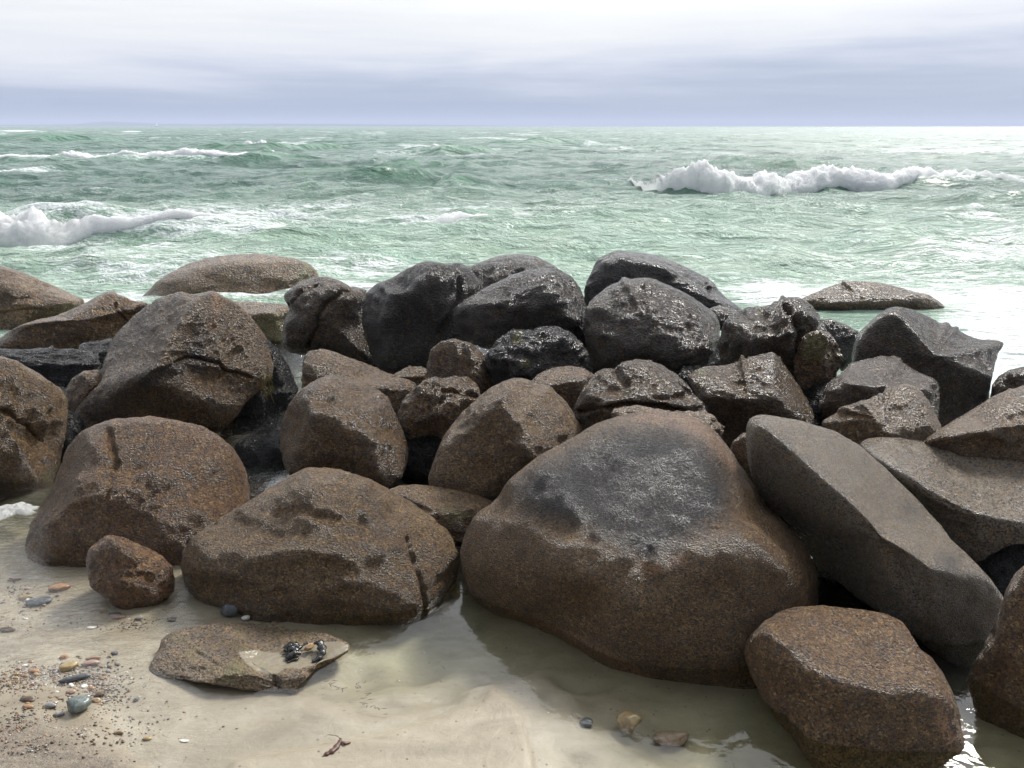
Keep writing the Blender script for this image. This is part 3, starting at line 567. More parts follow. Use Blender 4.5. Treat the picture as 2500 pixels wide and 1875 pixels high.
rock(B, 'sliver of a brown rock between the giant boulder and the leaning slab', 'rock', 'Z', [(1570,990),(1583,955),(1605,935),(1640,940),(1660,1020),(1640,1060),(1600,1040)], 3.05, [(0,-.7,.6,.8)], seed=43, lvl=5, rust=.6)
rock(B, 'wide boulder with a bright silvery top, behind the leaning slab at right', 'boulder', 'Z',
     [(1850,975),(1862,953),(1890,942),(1950,944),(2050,958),(2130,973),(2212,998),(2330,1030),(2400,1150),(2350,1290),(2250,1340),(2160,1330),(2080,1240),(2020,1150),(1960,1070),(1900,1020)],
     2.95, [(.15,-.32,.92,.42),(-.2,-1,-.05,.50),(-.7,-.6,0,.7)], seed=44, k=18, film0=.05, pale=.6, wet=.85, rand=1, nz=(.03,.022,.01), rust=.2)
rock(B, 'brown boulder filling the lower right corner', 'boulder', 'G',
     [(1960,940),(2010,850),(2070,690),(2110,560),(2212,430),(2350,360),(2550,400),(2650,1000),(2550,1700),(2300,1900),(1900,1900),(1760,1650),(1770,1350),(1850,1150)],
     2.12, [(-.3,-.55,.8,.65),(-.7,-.7,-.1,.65)], seed=45, k=13, rust=.55, wet=.5, relief=.012, lvl=6)
rock('leaning_slab', 'long grey-brown slab boulder leaning down to the right against the giant one', 'boulder', 'Z',
     [(1608,960),(1612,918),(1628,896),(1655,893),(1720,904),(1800,928),(1860,963),(1920,1018),(1990,1088),(2060,1168),(2112,1218),(2155,1265),(2175,1302),(2160,1360),(2128,1415),(2098,1450),(2060,1440),(2000,1400),(1940,1350),(1860,1300),(1790,1240),(1740,1190),(1690,1130),(1650,1085),(1620,1030)],
     2.55, [(.30,-.38,.88,.36),(-.70,-.70,-.10,.34),(.1,-1,-.1,.6)], seed=46, lvl=7, k=26, rand=0, film0=.10, pale=.5, rust=.0, wet=.75, relief=.010, nz=(.012,.012,.005), thick=1.0, grain=1.3,
     cracks=[([(1880,1140),(1940,1210),(1980,1280),(2020,1360)],.010,.012)], film=[[(1960,1090),(1985,1095),(1990,1115),(1960,1110)],[(2040,1200),(2070,1205),(2060,1230),(2040,1225)]])
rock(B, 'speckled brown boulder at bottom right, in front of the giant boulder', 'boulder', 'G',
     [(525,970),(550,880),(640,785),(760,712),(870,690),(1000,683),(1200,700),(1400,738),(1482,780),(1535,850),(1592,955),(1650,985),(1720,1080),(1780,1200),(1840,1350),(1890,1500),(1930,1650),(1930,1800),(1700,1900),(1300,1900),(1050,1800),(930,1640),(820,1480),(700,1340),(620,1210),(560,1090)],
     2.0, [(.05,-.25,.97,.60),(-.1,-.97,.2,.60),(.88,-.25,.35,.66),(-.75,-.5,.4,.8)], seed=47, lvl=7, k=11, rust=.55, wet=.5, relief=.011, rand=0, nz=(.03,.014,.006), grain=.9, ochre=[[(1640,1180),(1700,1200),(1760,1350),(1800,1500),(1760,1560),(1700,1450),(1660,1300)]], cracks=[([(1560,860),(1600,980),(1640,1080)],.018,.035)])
# rocks plugging the gaps, mostly added fillers; shade painted in as near-black
rock(B, 'dark weedy rock with shade painted on, in the hollow right of the great angular boulder', 'rock', 'A', [(1480,700),(1600,650),(1680,730),(1740,830),(1792,960),(1740,1080),(1700,1200),(1690,1330),(1500,1350),(1300,1300),(1350,1000)], 4.75, [(.6,-.7,.3,.8)], seed=59, film0=.9, dark=.9, wet=.1)
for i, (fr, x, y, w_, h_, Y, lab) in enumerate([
    ('Z', 1830, 1330, 150, 120, 2.75, 'filler rock painted black for shade in the deep gap under the leaning slab'),
    ('Z', 2180, 1290, 150, 140, 2.75, 'filler rock painted black for shade behind the lower end of the leaning slab'),
    ('G', 1945, 1640, 100, 210, 2.10, 'filler rock painted black for shade in the cleft at the bottom right corner'),
    ('Z', 1790, 890, 90, 70, 4.0, 'filler rock painted black for shade under the yellow stained craggy rock'),
    ('Z', 1500, 850, 70, 60, 4.3, 'filler rock painted black for shade between the round black boulder and the grey cracked one'),
    ('Z', 1545, 800, 60, 50, 4.95, 'filler rock painted black for shade left of the craggy twin-lobed boulder'),
    ('Z', 140, 975, 60, 100, 4.0, 'filler rock painted black for shade in the slot right of the left edge boulder'),
    ('Z', 578, 1010, 90, 90, 3.9, 'filler stone painted black for shade at the bottom of the hollow left of middle'),
    ('Z', 915, 990, 70, 60, 3.75, 'filler stone painted black for shade in the cleft left of the peaked boulder'),
    ('Z', 1640, 930, 130, 80, 3.9, 'filler rock painted black for shade below the angular dark boulder'),
    ('Z', 790, 740, 90, 70, 5.7, 'filler rock painted black for shade right of the cleft boulder'),
    ('Z', 1290, 760, 110, 90, 4.9, 'filler rock painted black for shade under the biggest round black boulder')]):
    rock(B, lab, 'rock', fr, [(x+w_*math.cos(q)*(1+.1*math.sin(3*q+i)), y+h_*math.sin(q)*(1+.1*math.cos(2*q+i))) for q in np.linspace(0, 6.28, 14)[:-1]], Y, seed=60+i, film0=.9, lvl=5, dark=.93, wet=.0, relief=.03)  # added fillers that close the gaps, coloured near-black as shade
# ---------------------------------------------------------------- the sea
# breakers: crest line in the photograph's Z frame (x, y at the foot), crest height m, front width, back width
BREAK = [
 ([(1345,400),(1385,425),(1500,438),(1600,436),(1700,422),(1850,418),(1960,418),(2050,416),(2212,418),(2400,425)], [.0,.30,.52,.56,.46,.40,.34,.26,.18,.1], .45, 1.1, 1),
 ([(-300,540),(-100,535),(0,530),(80,530),(160,528),(230,530),(320,534),(430,528),(560,520)], [.25,.32,.34,.33,.31,.27,.26,.16,.06], .28, .8, 1),
 ([(560,524),(700,515),(830,517),(900,515),(1000,503),(1100,495),(1180,490),(1260,488)], [.04,.10,.20,.22,.20,.15,.12,.0], .25, .7, 1),
 ([(560,408),(640,406),(720,408),(800,410),(900,408),(980,400)], [.1,.22,.38,.44,.30,.14], .8, 1.6, 0),
 ([(930,412),(975,412),(1030,410)], [.1,.36,.1], .5, 1.0, 0),
 ([(430,330),(500,332),(570,333),(640,331),(720,328)], [.3,.6,.7,.6,.25], 1.2, 2.5, 0),
 ([(-200,362),(0,360),(180,362),(400,360),(560,362),(720,358)], [.3,.35,.4,.42,.35,.2], 1.0, 2.0, 0),
 ([(880,338),(950,340),(1040,338)], [.2,.65,.3], 1.5, 3, 0), ([(1030,318),(1090,318),(1130,319),(1170,318),(1220,317),(1290,318)], [.1,.5,.4,.75,.4,.1], 1.4, 3, 0),
 ([(-50,308),(80,310),(220,308)], [.4,.9,.4], 2, 4, 0), ([(1490,375),(1600,376),(1720,378),(1850,374)], [.15,.35,.35,.1], .8, 1.4, 0),
 ([(700,380),(860,372),(1000,380)], [.15,.4,.2], 1, 2, 0), ([(480,568),(620,572),(760,568),(860,560)], [.05,.13,.12,.04], .3, .5, 0),
 ([(1180,505),(1290,512),(1400,508)], [.04,.15,.04], .3, .5, 0), ([(1640,520),(1750,524),(1860,520)], [.04,.13,.04], .3, .5, 0), ([(1940,508),(2050,512),(2120,508)], [.05,.14,.05], .3, .5, 0)]
BW = []
for ln, hs, wf, wb, kind in BREAK:
    w3 = G(np.array(ln)[:, 0]*1.1302, np.array(ln)[:, 1]*1.1302); BW.append((w3, np.array(hs), wf, wb, kind))
def humps(x, y):
    h = np.zeros_like(x); cr = np.zeros_like(x)
    wob = .25*fbm(np.stack([x*.5, y*.2, 0*x], -1), 3)
    for w3, hs, wf, wb, kind in BW:
        hs = hs*(.62 if kind else 1.0); w3 = w3+np.array([0, .25*wf/.3*kind*.6, 0])
        sel = (x > w3[0, 0]-1) & (x < w3[-1, 0]+1); xs = x[sel]
        yc = np.interp(xs, w3[:, 0], w3[:, 1])+wf*1.1; hh = np.interp(xs, w3[:, 0], hs)*sst(xs, w3[0, 0]-1, w3[0, 0])*sst(xs, w3[-1, 0]+1, w3[-1, 0])
        d = y[sel]-yc+wob[sel]; g = np.where(d < 0, np.exp(-(d/wf)**2), np.exp(-(d/wb)**2))
        h[sel] += hh*g*(.88+.35*wob[sel]); cr[sel] = np.maximum(cr[sel], g*np.clip(hh*4, 0, 1)*np.where(d < wf*.6, 1, .3))
    return h, cr
nr, nc = 1500, 1100
ys = 4.3*np.exp(np.linspace(0, math.log(9000/4.3), nr)); sx = np.linspace(-1, 1, nc)
tl = np.linspace(0, 1, nr)[:, None]; y0 = np.interp(sx, [-1, -.05, .30, .45, 1], [6.1, 6.3, 6.0, 4.2, 4.0])[None, :]
Y = y0*np.exp(tl*np.log(9000/y0)); X = sx[None, :]*(1.2+Y*.85)
x, y = X.ravel().copy(), Y.ravel().copy()
spx = np.repeat((2*(1.2+ys*.85)/nc)[:, None], nc, 1).ravel(); spy = np.repeat(np.gradient(ys)[:, None], nc, 1).ravel()
h = np.zeros_like(x); xw = x+.4*y*.12
for Lx, Ly, a_, sd_ in [(14, 5.5, .11, 1), (6, 2.4, .085, 2), (3, 1.1, .055, 3), (1.4, .55, .030, 4), (.7, .3, .014, 5), (.33, .16, .007, 6)]:
    vis = sst(Ly/spy, 2.2, 4.5)*sst(Lx/spx, 2, 4); sel = vis > 0
    p = np.stack([xw[sel]/Lx, y[sel]/Ly+.35*xw[sel]/Lx*0, np.full(sel.sum(), sd_*7.7)], -1)
    wv = perlin(p+np.stack([0*p[:, 0], .5*perlin(p*.7+9), 0*p[:, 0]], -1))
    h[sel] += a_*vis[sel]*(1.5*np.clip(1-np.abs(wv)*1.7, 0, 1)**1.8-.35+.25*wv)
near = sst(y, 4.6, 9); h *= 1.4*(.15+.85*sst(y, 5.5, 12))
hb, cr = humps(x, y); h += hb
h = h*1.0 + .015*(1-near) - .0
# foam areas on the surface (Z frame ellipses: x, y, rx, ry, amount)
FO = [(545,642,95,16,1.2),(250,560,200,20,.7),(450,500,300,14,.8),(200,545,260,30,.55),(350,600,420,30,.5),(130,505,200,22,.9),(500,470,330,30,.62),(700,455,200,22,.5),(650,492,260,20,.6),(900,505,230,12,.5),(300,350,420,12,.72),(60,385,170,8,.6),(600,345,160,7,.75),
      (1650,632,120,25,.75),(1900,600,300,40,.4),(1900,650,260,30,1.0),(1350,655,160,16,.6),(780,640,90,14,.7),(1700,655,120,16,1.0),(250,650,120,14,.8),(2130,560,260,60,.5),(2100,480,240,40,.45),(1800,470,260,30,.35),(2180,760,150,130,1.1),(2000,400,300,18,.6),(1450,345,300,12,.25),(2050,330,250,18,.45),
      (780,590,200,20,.55),(1000,470,400,26,.42),(250,600,330,60,.4),(1250,460,300,30,.3),(450,520,400,14,.6),(1700,560,500,60,.3),(2000,600,500,100,.42),(1500,610,300,40,.35),(200,420,300,10,.3),(560,635,150,22,.9),(300,640,130,25,.5),(1100,585,300,25,.3),(1400,550,300,40,.22),(1900,545,250,40,.35),(1000,345,120,6,.5),(2150,640,160,40,.7),(700,620,120,22,.6),
      (570,318,60,5,.9),(950,322,60,3,.7),(1130,306,50,3,.7),(40,283,50,2,.9),(285,285,25,1.5,.9),(1350,640,120,30,.25),(20,620,220,40,.35)]
sp, _ = proj(np.stack([x, y, 0*x], -1)); sp = sp/1.1302
foam = np.zeros_like(x)
for fx, fy, rx, ry, am in FO:
    foam = np.maximum(foam, am*np.exp(-(((sp[:, 0]-fx)/rx)**2+((sp[:, 1]-fy)/ry)**2)))
wc = sst(fbm(np.stack([x*.10, y*.05, 0*x+5], -1), 4, .6), .30, .6)*sst(y, 25, 60)
foam = np.clip(np.maximum(foam, wc*.5), 0, 1.2)
shal = sst(y, 24, 9)*.95; far = sst(y, 14, 70)
mesh_np('sea_water', np.stack([x, y, h], -1), grid_faces(nr, nc), SEA, attrs={'foam': foam, 'shallow': shal, 'far': far, 'crest': np.clip(cr, 0, 1)}, kind='structure')

tl_, sx_ = np.linspace(0, 1, nr), np.linspace(-1, 1, nc); Hg = h.reshape(nr, nc); Y0x, Y0v = [-1, -.05, .30, .45, 1], [6.1, 6.3, 6.0, 4.2, 4.0]
def sea_h(xq, yq):
    s = np.clip(xq/(1.2+yq*.85), -1, 1); y0q = np.interp(s, Y0x, Y0v); tq = np.clip(np.log(yq/y0q)/np.log(9000/y0q), 0, 1)
    i, j = tq*(nr-1), (s+1)/2*(nc-1); i0 = np.minimum(i.astype(int), nr-2); j0 = np.minimum(j.astype(int), nc-2); fi, fj = i-i0, j-j0
    return Hg[i0, j0]*(1-fi)*(1-fj)+Hg[i0+1, j0]*fi*(1-fj)+Hg[i0, j0+1]*(1-fi)*fj+Hg[i0+1, j0+1]*fi*fj
# tumbling white foam of the breakers: a torn roll of froth made of many small clots
Vo = np.array([(1,0,0),(-1,0,0),(0,1,0),(0,-1,0),(0,0,1),(0,0,-1)], float); Fo = np.array([(0,2,4),(2,1,4),(1,3,4),(3,0,4),(2,0,5),(1,2,5),(3,1,5),(0,3,5)])
def clots(P, r, rs):
    n = len(P); S = r[:, None]*rs.uniform(.7, 1.3, (n, 3)); S[:, 2] *= .15; M = rs.normal(size=(n, 3, 3)); Q = np.linalg.qr(M)[0]
    V = np.einsum('nij,kj->nki', Q, Vo)*S[:, None, :]+P[:, None, :]
    return V.reshape(-1, 3), (Fo[None]+6*np.arange(n)[:, None, None]).reshape(-1, 3)
def breaker(label, pts, hs, wid, seed, dens, cr):
    rs = np.random.RandomState(int(seed*10))
    w3 = G(np.array(pts)[:, 0]*1.1302, np.array(pts)[:, 1]*1.1302); hs = np.array(hs)
    x0, x1 = w3[0, 0], w3[-1, 0]; n = int((x1-x0)/.03*min(1, 14/w3[:, 1].mean())); m = 76
    kk = np.linspace(0, len(w3)-1, n); xs = np.interp(kk, range(len(w3)), w3[:, 0]); yc = np.interp(kk, range(len(w3)), w3[:, 1]); hh = np.interp(kk, range(len(w3)), hs)
    q = np.stack([xs, 0*xs, 0*xs+seed], -1)
    hh = hh*.76*(1+.22*fbm(q*1.1, 3)+.12*fbm(q*4, 3)); yc = yc+.25*fbm(q*.8+5, 3)*hh/.4
    def surf(ki, u):
        th = u*math.pi*2; r = np.interp(ki, kk, hh); yy = np.interp(ki, kk, yc); xi = np.interp(ki, kk, xs)
        P = np.stack([xi, yy-.15+r*wid*(.3-np.cos(th)*1.3), r*np.where(np.sin(th) > 0, np.abs(np.sin(th))**.85, np.sin(th)*.35)-.02], -1)
        N = np.stack([0*xi, -np.cos(th)*.6, np.sin(th)*.6+.5], -1)
        d = r*(.24*fbm(P*np.array([2.2, 2.4, 3])+seed, 3, .6)+.10+.15*fbm(P*8+seed, 4, .66))
        P = P+N*d[:, None]; P[:, 2] += .9*sea_h(P[:, 0], P[:, 1]); return P, N, r
    Xg, U = np.meshgrid(kk, np.linspace(0, 1, m, endpoint=False), indexing='ij')
    P, N, r = surf(Xg.ravel(), U.ravel())
    k = int(dens*.5*(x1-x0)); w_ = np.maximum(hh, 0)+.02; xi = rs.choice(kk, k, p=w_/w_.sum()); u = .04+rs.rand(k)*.40
    Q, N2, r2 = surf(xi, u); Q = Q+N2*(np.abs(rs.normal(size=k))*.06*r2)[:, None]+rs.normal(size=(k, 3))*.02*cr
    far = rs.rand(k) < .2; Q[far] += N2[far]*(rs.exponential(.17, far.sum())*r2[far])[:, None]*np.array([1, 1, 1.6])
    V2, F2 = clots(Q, rs.uniform(.5, 1.5, k)*.009*cr, rs)
    ii = np.arange(n*m).reshape(n, m); jj = np.roll(ii, -1, 1); FQ = np.stack([ii[:-1], ii[1:], jj[1:], jj[:-1]], -1).reshape(-1, 4)
    print('outward', float((vnorm(P, FQ[:, :3])*N).sum(1).mean()))
    o = mesh_np('breaking_wave', P, FQ, FROTH, label=label, category='breaking wave', kind='stuff')
    mesh_np('foam_clots', V2, F2, FOAM, parent=o)
for a_ in [
    ('white tumbling foam of the big breaker at right', [(1320,392),(1375,406),(1420,424),(1480,432),(1560,438),(1640,432),(1700,420),(1800,414),(1900,417),(1960,412),(2060,398),(2212,412),(2380,418)], [.03,.16,.40,.50,.54,.52,.46,.44,.42,.32,.20,.26,.20], .75, 3.3, 3000, 1.1),
    ('white tumbling foam of the breaker at the left edge', [(-280,532),(-100,532),(0,530),(60,530),(120,530),(160,527),(220,523),(300,521),(380,518),(430,516),(520,508)], [.32,.38,.40,.40,.36,.28,.20,.16,.15,.12,.03], .7, 8.1, 4000, .8),
    ('thin white foam crest of the low wave in the middle', [(800,505),(850,512),(900,516),(960,508),(1010,498),(1080,492),(1130,487),(1165,482)], [.03,.12,.18,.19,.14,.09,.09,.02], .8, 5.7, 2600, .75),
    ('white foam crest of a far wave at left', [(505,322),(540,328),(570,330),(600,328),(630,322)], [.05,.35,.46,.3,.05], .8, 2.2, 700, 2.4),
    ('ragged white foam line of the long far wave at left', [(-60,358),(120,357),(165,356),(230,356),(300,357),(400,355),(500,358),(600,355),(705,352)], [.16,.20,.42,.22,.20,.42,.24,.20,.06], 1.2, 6.6, 700, 1.9),
    ('small white foam cap on the far wave near the middle', [(905,325),(940,327),(985,325)], [.05,.24,.05], .9, 1.7, 500, 2.4)]: breaker(*a_)

# ---------------------------------------------------------------- far coast and sailboat
hm, ht = new_mat('far_coast'); ht.n('ShaderNodeOutputMaterial', ins={0: ht.n('ShaderNodeBsdfPrincipled', ins={'Base Color': (.05, .07, .045), 'Roughness': 1.0, 'Specular IOR Level': 0.0})})
n, m = 500, 12
xs = np.linspace(-.78, .02, n); Yc = 8200
prof = np.interp(xs, [-.78, -.62, -.55, -.52, -.505, -.49, -.45, -.40, -.30, -.2, -.08, .02], [10, 16, 20, 26, 46, 44, 26, 20, 28, 22, 14, 2])
prof = prof*(1+.22*fbm(np.stack([xs*30, 0*xs, 0*xs], -1), 4))
PX, PZ = np.meshgrid(np.linspace(0, 1, m), prof, indexing='xy')
V = np.stack([xs[:, None]*Yc*1.02+0*PX, Yc+PX*1500, PZ*np.sin(PX*math.pi)**.5-2], -1).reshape(-1, 3)
mesh_np('hills', V, grid_faces(n, m), hm, kind='structure')
WHITE = FOAM
HULL = plain('boat_hull', (.6, .64, .7), (.7, .73, .78), 2, .4, .01)
bt = bpy.data.objects.new('sailboat', None); COL.objects.link(bt); p = at(339*1.1302, 272*1.1302, 2600.0)
bt.location = (float(p[0]), 2600, 0); bt['label'] = 'tiny white sailboat on the horizon at left'; bt['category'] = 'sailboat'
s_ = np.linspace(-1, 1, 15); q = []
for s in s_:
    w_ = 1.5*(1-abs(s)**2.4)+.02
    for a in np.linspace(0, math.pi, 8): q.append((s*5, math.cos(a)*w_, 1.1-math.sin(a)*1.4*(1-.4*s*s)))
mesh_np('hull', np.array(q), grid_faces(15, 8), HULL, parent=bt)
def thin(name, pts, mat, th=.06):
    pts = np.array(pts, float); n = len(pts); V = np.concatenate([pts+[0, th, 0], pts-[0, th, 0]])
    bm = bmesh.new(); vs = [bm.verts.new(v) for v in V]; bm.faces.new(vs[:n]); bm.faces.new(vs[n:][::-1])
    for i in range(n): bm.faces.new((vs[i], vs[n+i], vs[n+(i+1) % n], vs[(i+1) % n]))
    me = bpy.data.meshes.new(name); bm.to_mesh(me); bm.free(); me.materials.append(mat); o = bpy.data.objects.new(name, me); COL.objects.link(o); o.parent = bt
thin('mainsail', [(.4, 0, 2), (-3.6, 0, 2.2), (-2.2, 0, 7), (.2, 0, 13.5)], WHITE); thin('jib', [(.7, 0, 1.8), (4.5, 0, 1.6), (.6, 0, 11.5)], WHITE)
thin('mast', [(.45, 0, 1), (.6, 0, 1), (.6, 0, 14), (.45, 0, 14)], HULL)

hz, ht = new_mat('sea_air'); pv = ht.n('ShaderNodeVolumePrincipled', ins={'Color': (.72, .80, 1.0), 'Density': 2.0e-4, 'Anisotropy': 0.0})
ho = ht.n('ShaderNodeOutputMaterial'); ht.t.links.new(pv.outputs[0], ho.inputs['Volume'])
bm = bmesh.new(); bmesh.ops.create_cube(bm, size=1); me = bpy.data.meshes.new('haze'); bm.to_mesh(me); bm.free(); me.materials.append(hz)
o = bpy.data.objects.new('haze', me); COL.objects.link(o); o.scale = (26000, 12500, 72); o.location = (0, 12500/2-1500, 72/2-3); o['kind'] = 'stuff'
# ---------------------------------------------------------------- foreground: flat stone, weed, pebbles
FS = rock('flat_stone', 'low flat olive-brown stone with sand and black seaweed on top, in the shallow pool', 'stone', 'P',
     [(103,745),(110,660),(150,580),(185,540),(200,460),(260,390),(400,330),(560,300),(800,272),(1000,278),(1200,290),(1450,330),(1700,362),(1900,402),(2010,470),(2040,530),(2000,590),(1850,660),(1700,735),(1600,830),(1540,880),(1510,960),(1430,990),(1360,975),(1200,950),(1000,925),(800,885),(600,855),(350,825),(150,795)],
     2.22, [(.10,.05,1,.40),(-.5,-.7,.5,.7),(.1,-1,.15,.7)], seed=80, lvl=7, k=22, rand=0, pale=.35, rust=.15, wet=.4, thick=1.3, relief=.008, nz=(.03,.02,.008), aniso=(1,1,3), bumps=[(1250,640,260,-.012),(1650,570,240,-.012)], sandy=[[(960,560),(1130,545),(1300,560),(1420,560),(1500,500),(1700,470),(1880,455),(2010,480),(2025,540),(1960,580),(1820,630),(1650,690),(1540,720),(1400,715),(1330,760),(1240,770),(1130,735),(1040,680),(990,620)]],
     film=[[(650,370),(740,380),(760,440),(830,470),(800,490),(690,460)],[(820,505),(930,515),(945,560),(900,575)]], moss=[(450,500,420,.38),(1000,450,300,.45),(900,800,400,.5)],
     cracks=[([(560,560),(800,690),(1000,760),(1250,790)],.008,.015),([(1290,790),(1330,900),(1400,960)],.008,.02)])
KELP = plain('black_wrack', (.006, .008, .010), (.03, .026, .022), 60, .12, .004)
TANW = plain('tan_chip', (.42, .27, .13), (.20, .12, .06), 40, .4, .003)
TWIG = plain('dark_red_weed', (.05, .018, .015), (.12, .05, .03), 90, .4, .002)
YWEED = plain('yellow_wrack', (.07, .06, .015), (.22, .17, .04), 60, .35, .002)
def tube(name, paths, mat, loc, parent=None, **tags):
    """ribbons and strands as tapering tubes: each path is a list of (x, y, z, radius) about loc"""
    V, Fc, b = [], [], 0; m = 8
    for pth in paths:
        p = np.array(pth, float); tt = np.linspace(0, len(p)-1, (len(p)-1)*5+1)
        q = np.stack([np.interp(tt, range(len(p)), np.convolve(np.pad(p[:, i], 1, 'edge'), [0, 1, 0], 'valid')) for i in range(4)], -1)
        q[1:-1, :3] = (q[:-2, :3]+q[2:, :3]+2*q[1:-1, :3])/4
        tg = np.gradient(q[:, :3], axis=0); tg /= np.linalg.norm(tg, axis=1, keepdims=True)+1e-9
        s1 = np.cross(tg, [0, .15, 1]); s1 /= np.linalg.norm(s1, axis=1, keepdims=True)+1e-9; s2 = np.cross(tg, s1)
        a = np.linspace(0, 2*np.pi, m, endpoint=False)
        rr = q[:, 3]*(1+.25*np.sin(np.arange(len(q))*1.7))
        ring = q[:, None, :3]+rr[:, None, None]*(np.cos(a)[None, :, None]*s1[:, None]*1.3+np.sin(a)[None, :, None]*s2[:, None]*.7)
        V.append(ring.reshape(-1, 3)); n = len(q); i = np.arange(n*m).reshape(n, m)+b; j = np.roll(i, -1, 1)
        Fc.append(np.stack([i[:-1], j[:-1], j[1:], i[1:]], -1).reshape(-1, 4)); b += n*m
    return mesh_np(name, np.concatenate(V), np.concatenate(Fc), mat, loc=loc, parent=parent, **tags)
fv = np.zeros(len(FS.data.vertices)*3); FS.data.vertices.foreach_get('co', fv); fv = fv.reshape(-1, 3)+np.array(FS.location)
fp, _ = proj(fv); nn = np.zeros(len(fv)*3); FS.data.vertices.foreach_get('normal', nn); nn = nn.reshape(-1, 3)
def GP3(fr, x, y, z=0.0): q = px(fr, [(x, y)])[0]; return G(q[0], q[1], z)
def on_stone(x, y):
    q = px('P', [(x, y)])[0]; dd = np.linalg.norm(fp-q, axis=1)+np.where(nn[:, 2] > .2, 0, 99); return fv[np.argmin(dd)]
c0 = on_stone(1590, 590); rs = np.random.RandomState(5)
q3 = lambda x, y, z, r: (*(on_stone(x, y)+np.array([0, 0, z])-c0), r)
sw = tube('seaweed', [[q3(1690,520,.02,.004), q3(1750,540,.028,.010), q3(1775,590,.016,.011), q3(1740,635,.008,.009), q3(1670,665,.004,.004)],
      [q3(1560,560,.015,.006), q3(1500,540,.022,.010), q3(1440,545,.018,.011), q3(1410,570,.008,.006)], [q3(1560,600,.012,.008), q3(1500,610,.018,.011), q3(1440,630,.010,.010), q3(1420,650,.004,.004)],
      [q3(1420,540,.012,.004), q3(1480,575,.020,.010), q3(1540,585,.016,.009)], [q3(1560,545,.012,.003), q3(1600,520,.016,.004), q3(1650,515,.014,.003)], [q3(1380,600,.004,.002), q3(1430,590,.008,.003), q3(1470,600,.008,.004)],
      [q3(1430,665,.003,.003), q3(1480,650,.006,.004), q3(1540,635,.006,.004)]], KELP, c0.tolist(), label='curled glossy black seaweed lying on the sand patch of the flat stone', category='seaweed')
def stone(name, label, cat, P, S, mat, seed, rot=0, group=None, lvl=3, amp=.14, facet=6):
    rs = np.random.RandomState(seed); n, Fc = ico(lvl); acc = np.ones(len(n))
    for _ in range(facet):
        q = rs.normal(size=3); q /= np.linalg.norm(q); acc += (np.maximum(n@q, 0)/rs.uniform(.6, .9))**10
    V = n*(acc**(-.1))[:, None]*(1+amp*fbm(n*1.4+seed*3.1, 3))[:, None]*np.array(S)
    c, s = math.cos(rot), math.sin(rot); V = V@np.array([[c, s, 0], [-s, c, 0], [0, 0, 1]])
    o = mesh_np(name, V, Fc, mat, loc=list(map(float, P)), label=label, category=cat)
    if group: o['group'] = group
    return o
stone('tan_rock_chip', 'tan chip of rock caught in the black seaweed on the flat stone', 'stone', on_stone(1640, 560)+np.array([0, 0, .018]), (.020, .012, .012), TANW, 3, .5)
PM = {k: plain('pebble_stone_'+k, a, b, 30, .28, .003) for k, a, b in [
    ('slate', (.05, .055, .06), (.10, .105, .11)), ('tan', (.30, .22, .13), (.20, .13, .07)), ('orange', (.34, .19, .10), (.24, .15, .09)), ('white', (.72, .70, .64), (.55, .52, .46)),
    ('pink', (.33, .23, .18), (.22, .15, .12)), ('brown', (.12, .08, .05), (.06, .045, .035)), ('teal', (.075, .095, .09), (.20, .22, .20)), ('grey', (.26, .25, .23), (.16, .15, .14)), ('yellow', (.33, .25, .12), (.24, .17, .08))]}
def gh(p): return float(ground_h(np.array([p[0]]), np.array([p[1]]))[0])
def peb(fr, x, y, w, h, matk, label, seed, flat=.7, rot=0, name='pebble', cat='pebble', group=None, sink=.5, lvl=3):
    g_ = GP3(fr, x, y); z0 = gh(g_); g_ = GP3(fr, x, y, z0); mp = proj(g_[None])[1][0]/F*FR[fr][2]
    a = w/2*mp; b = min(h/2*mp*1.1, a*1.1)
    return stone(name, label, cat, (g_[0], g_[1], z0+b*flat*(1-sink)), (a, b, b*flat), PM[matk], seed, rot, group, lvl)
peb('E', 480, 1312, 145, 105, 'teal', 'blue-green pebble speckled with white, largest of the pebbles at lower left', 1, .9, sink=.1)
peb('E', 1390, 745, 150, 85, 'slate', 'dark slate-grey stone just behind the flat stone', 2, .8, name='stone', cat='stone', sink=-.1)
peb('E', 1475, 775, 65, 35, 'white', 'white pebble beside the dark slate-grey stone', 3, .9, sink=-.2)
peb('E', 1462, 712, 24, 22, 'white', 'tiny white shell fragment on the right tip of the dark slate-grey stone', 4, .9, name='shell', cat='shell', sink=-2.2)
peb('E', 1550, 772, 80, 36, 'brown', 'small brown stone in the water at the foot of the middle foreground boulder', 5)
peb('E', 358, 590, 120, 60, 'orange', 'orange-brown pebble at the foot of the rounded rusty boulder', 6, .8, rot=.3)
peb('E', 240, 668, 190, 70, 'slate', 'long blue-grey stone half covered by water at the left edge', 7, .5, rot=.3, name='stone', cat='stone')
peb('E', 150, 640, 80, 40, 'yellow', 'yellowish pebble beside the long blue-grey stone at left', 8, .6)
peb('E', 710, 758, 90, 36, 'pink', 'pink-orange pebble in the shallow water below the small reddish boulder', 9)
peb('E', 690, 740, 90, 40, 'slate', 'dark pebble behind the pink-orange one below the reddish boulder', 10, .5)
peb('E', 835, 765, 60, 32, 'grey', 'pale grey pebble right of the pink-orange one', 11)
peb('E', 1035, 770, 75, 36, 'brown', 'lone brown pebble left of the dark slate-grey stone', 12)
peb('E', 550, 818, 66, 26, 'white', 'pale shell half buried in sand left of the flat stone', 13, .4, name='shell', cat='shell')
peb('E', 385, 1000, 50, 36, 'orange', 'small amber pebble topmost of the pebble line', 14)
peb('E', 560, 1005, 90, 36, 'orange', 'flat orange pebble at the upper right of the pebble line', 15, rot=.3)
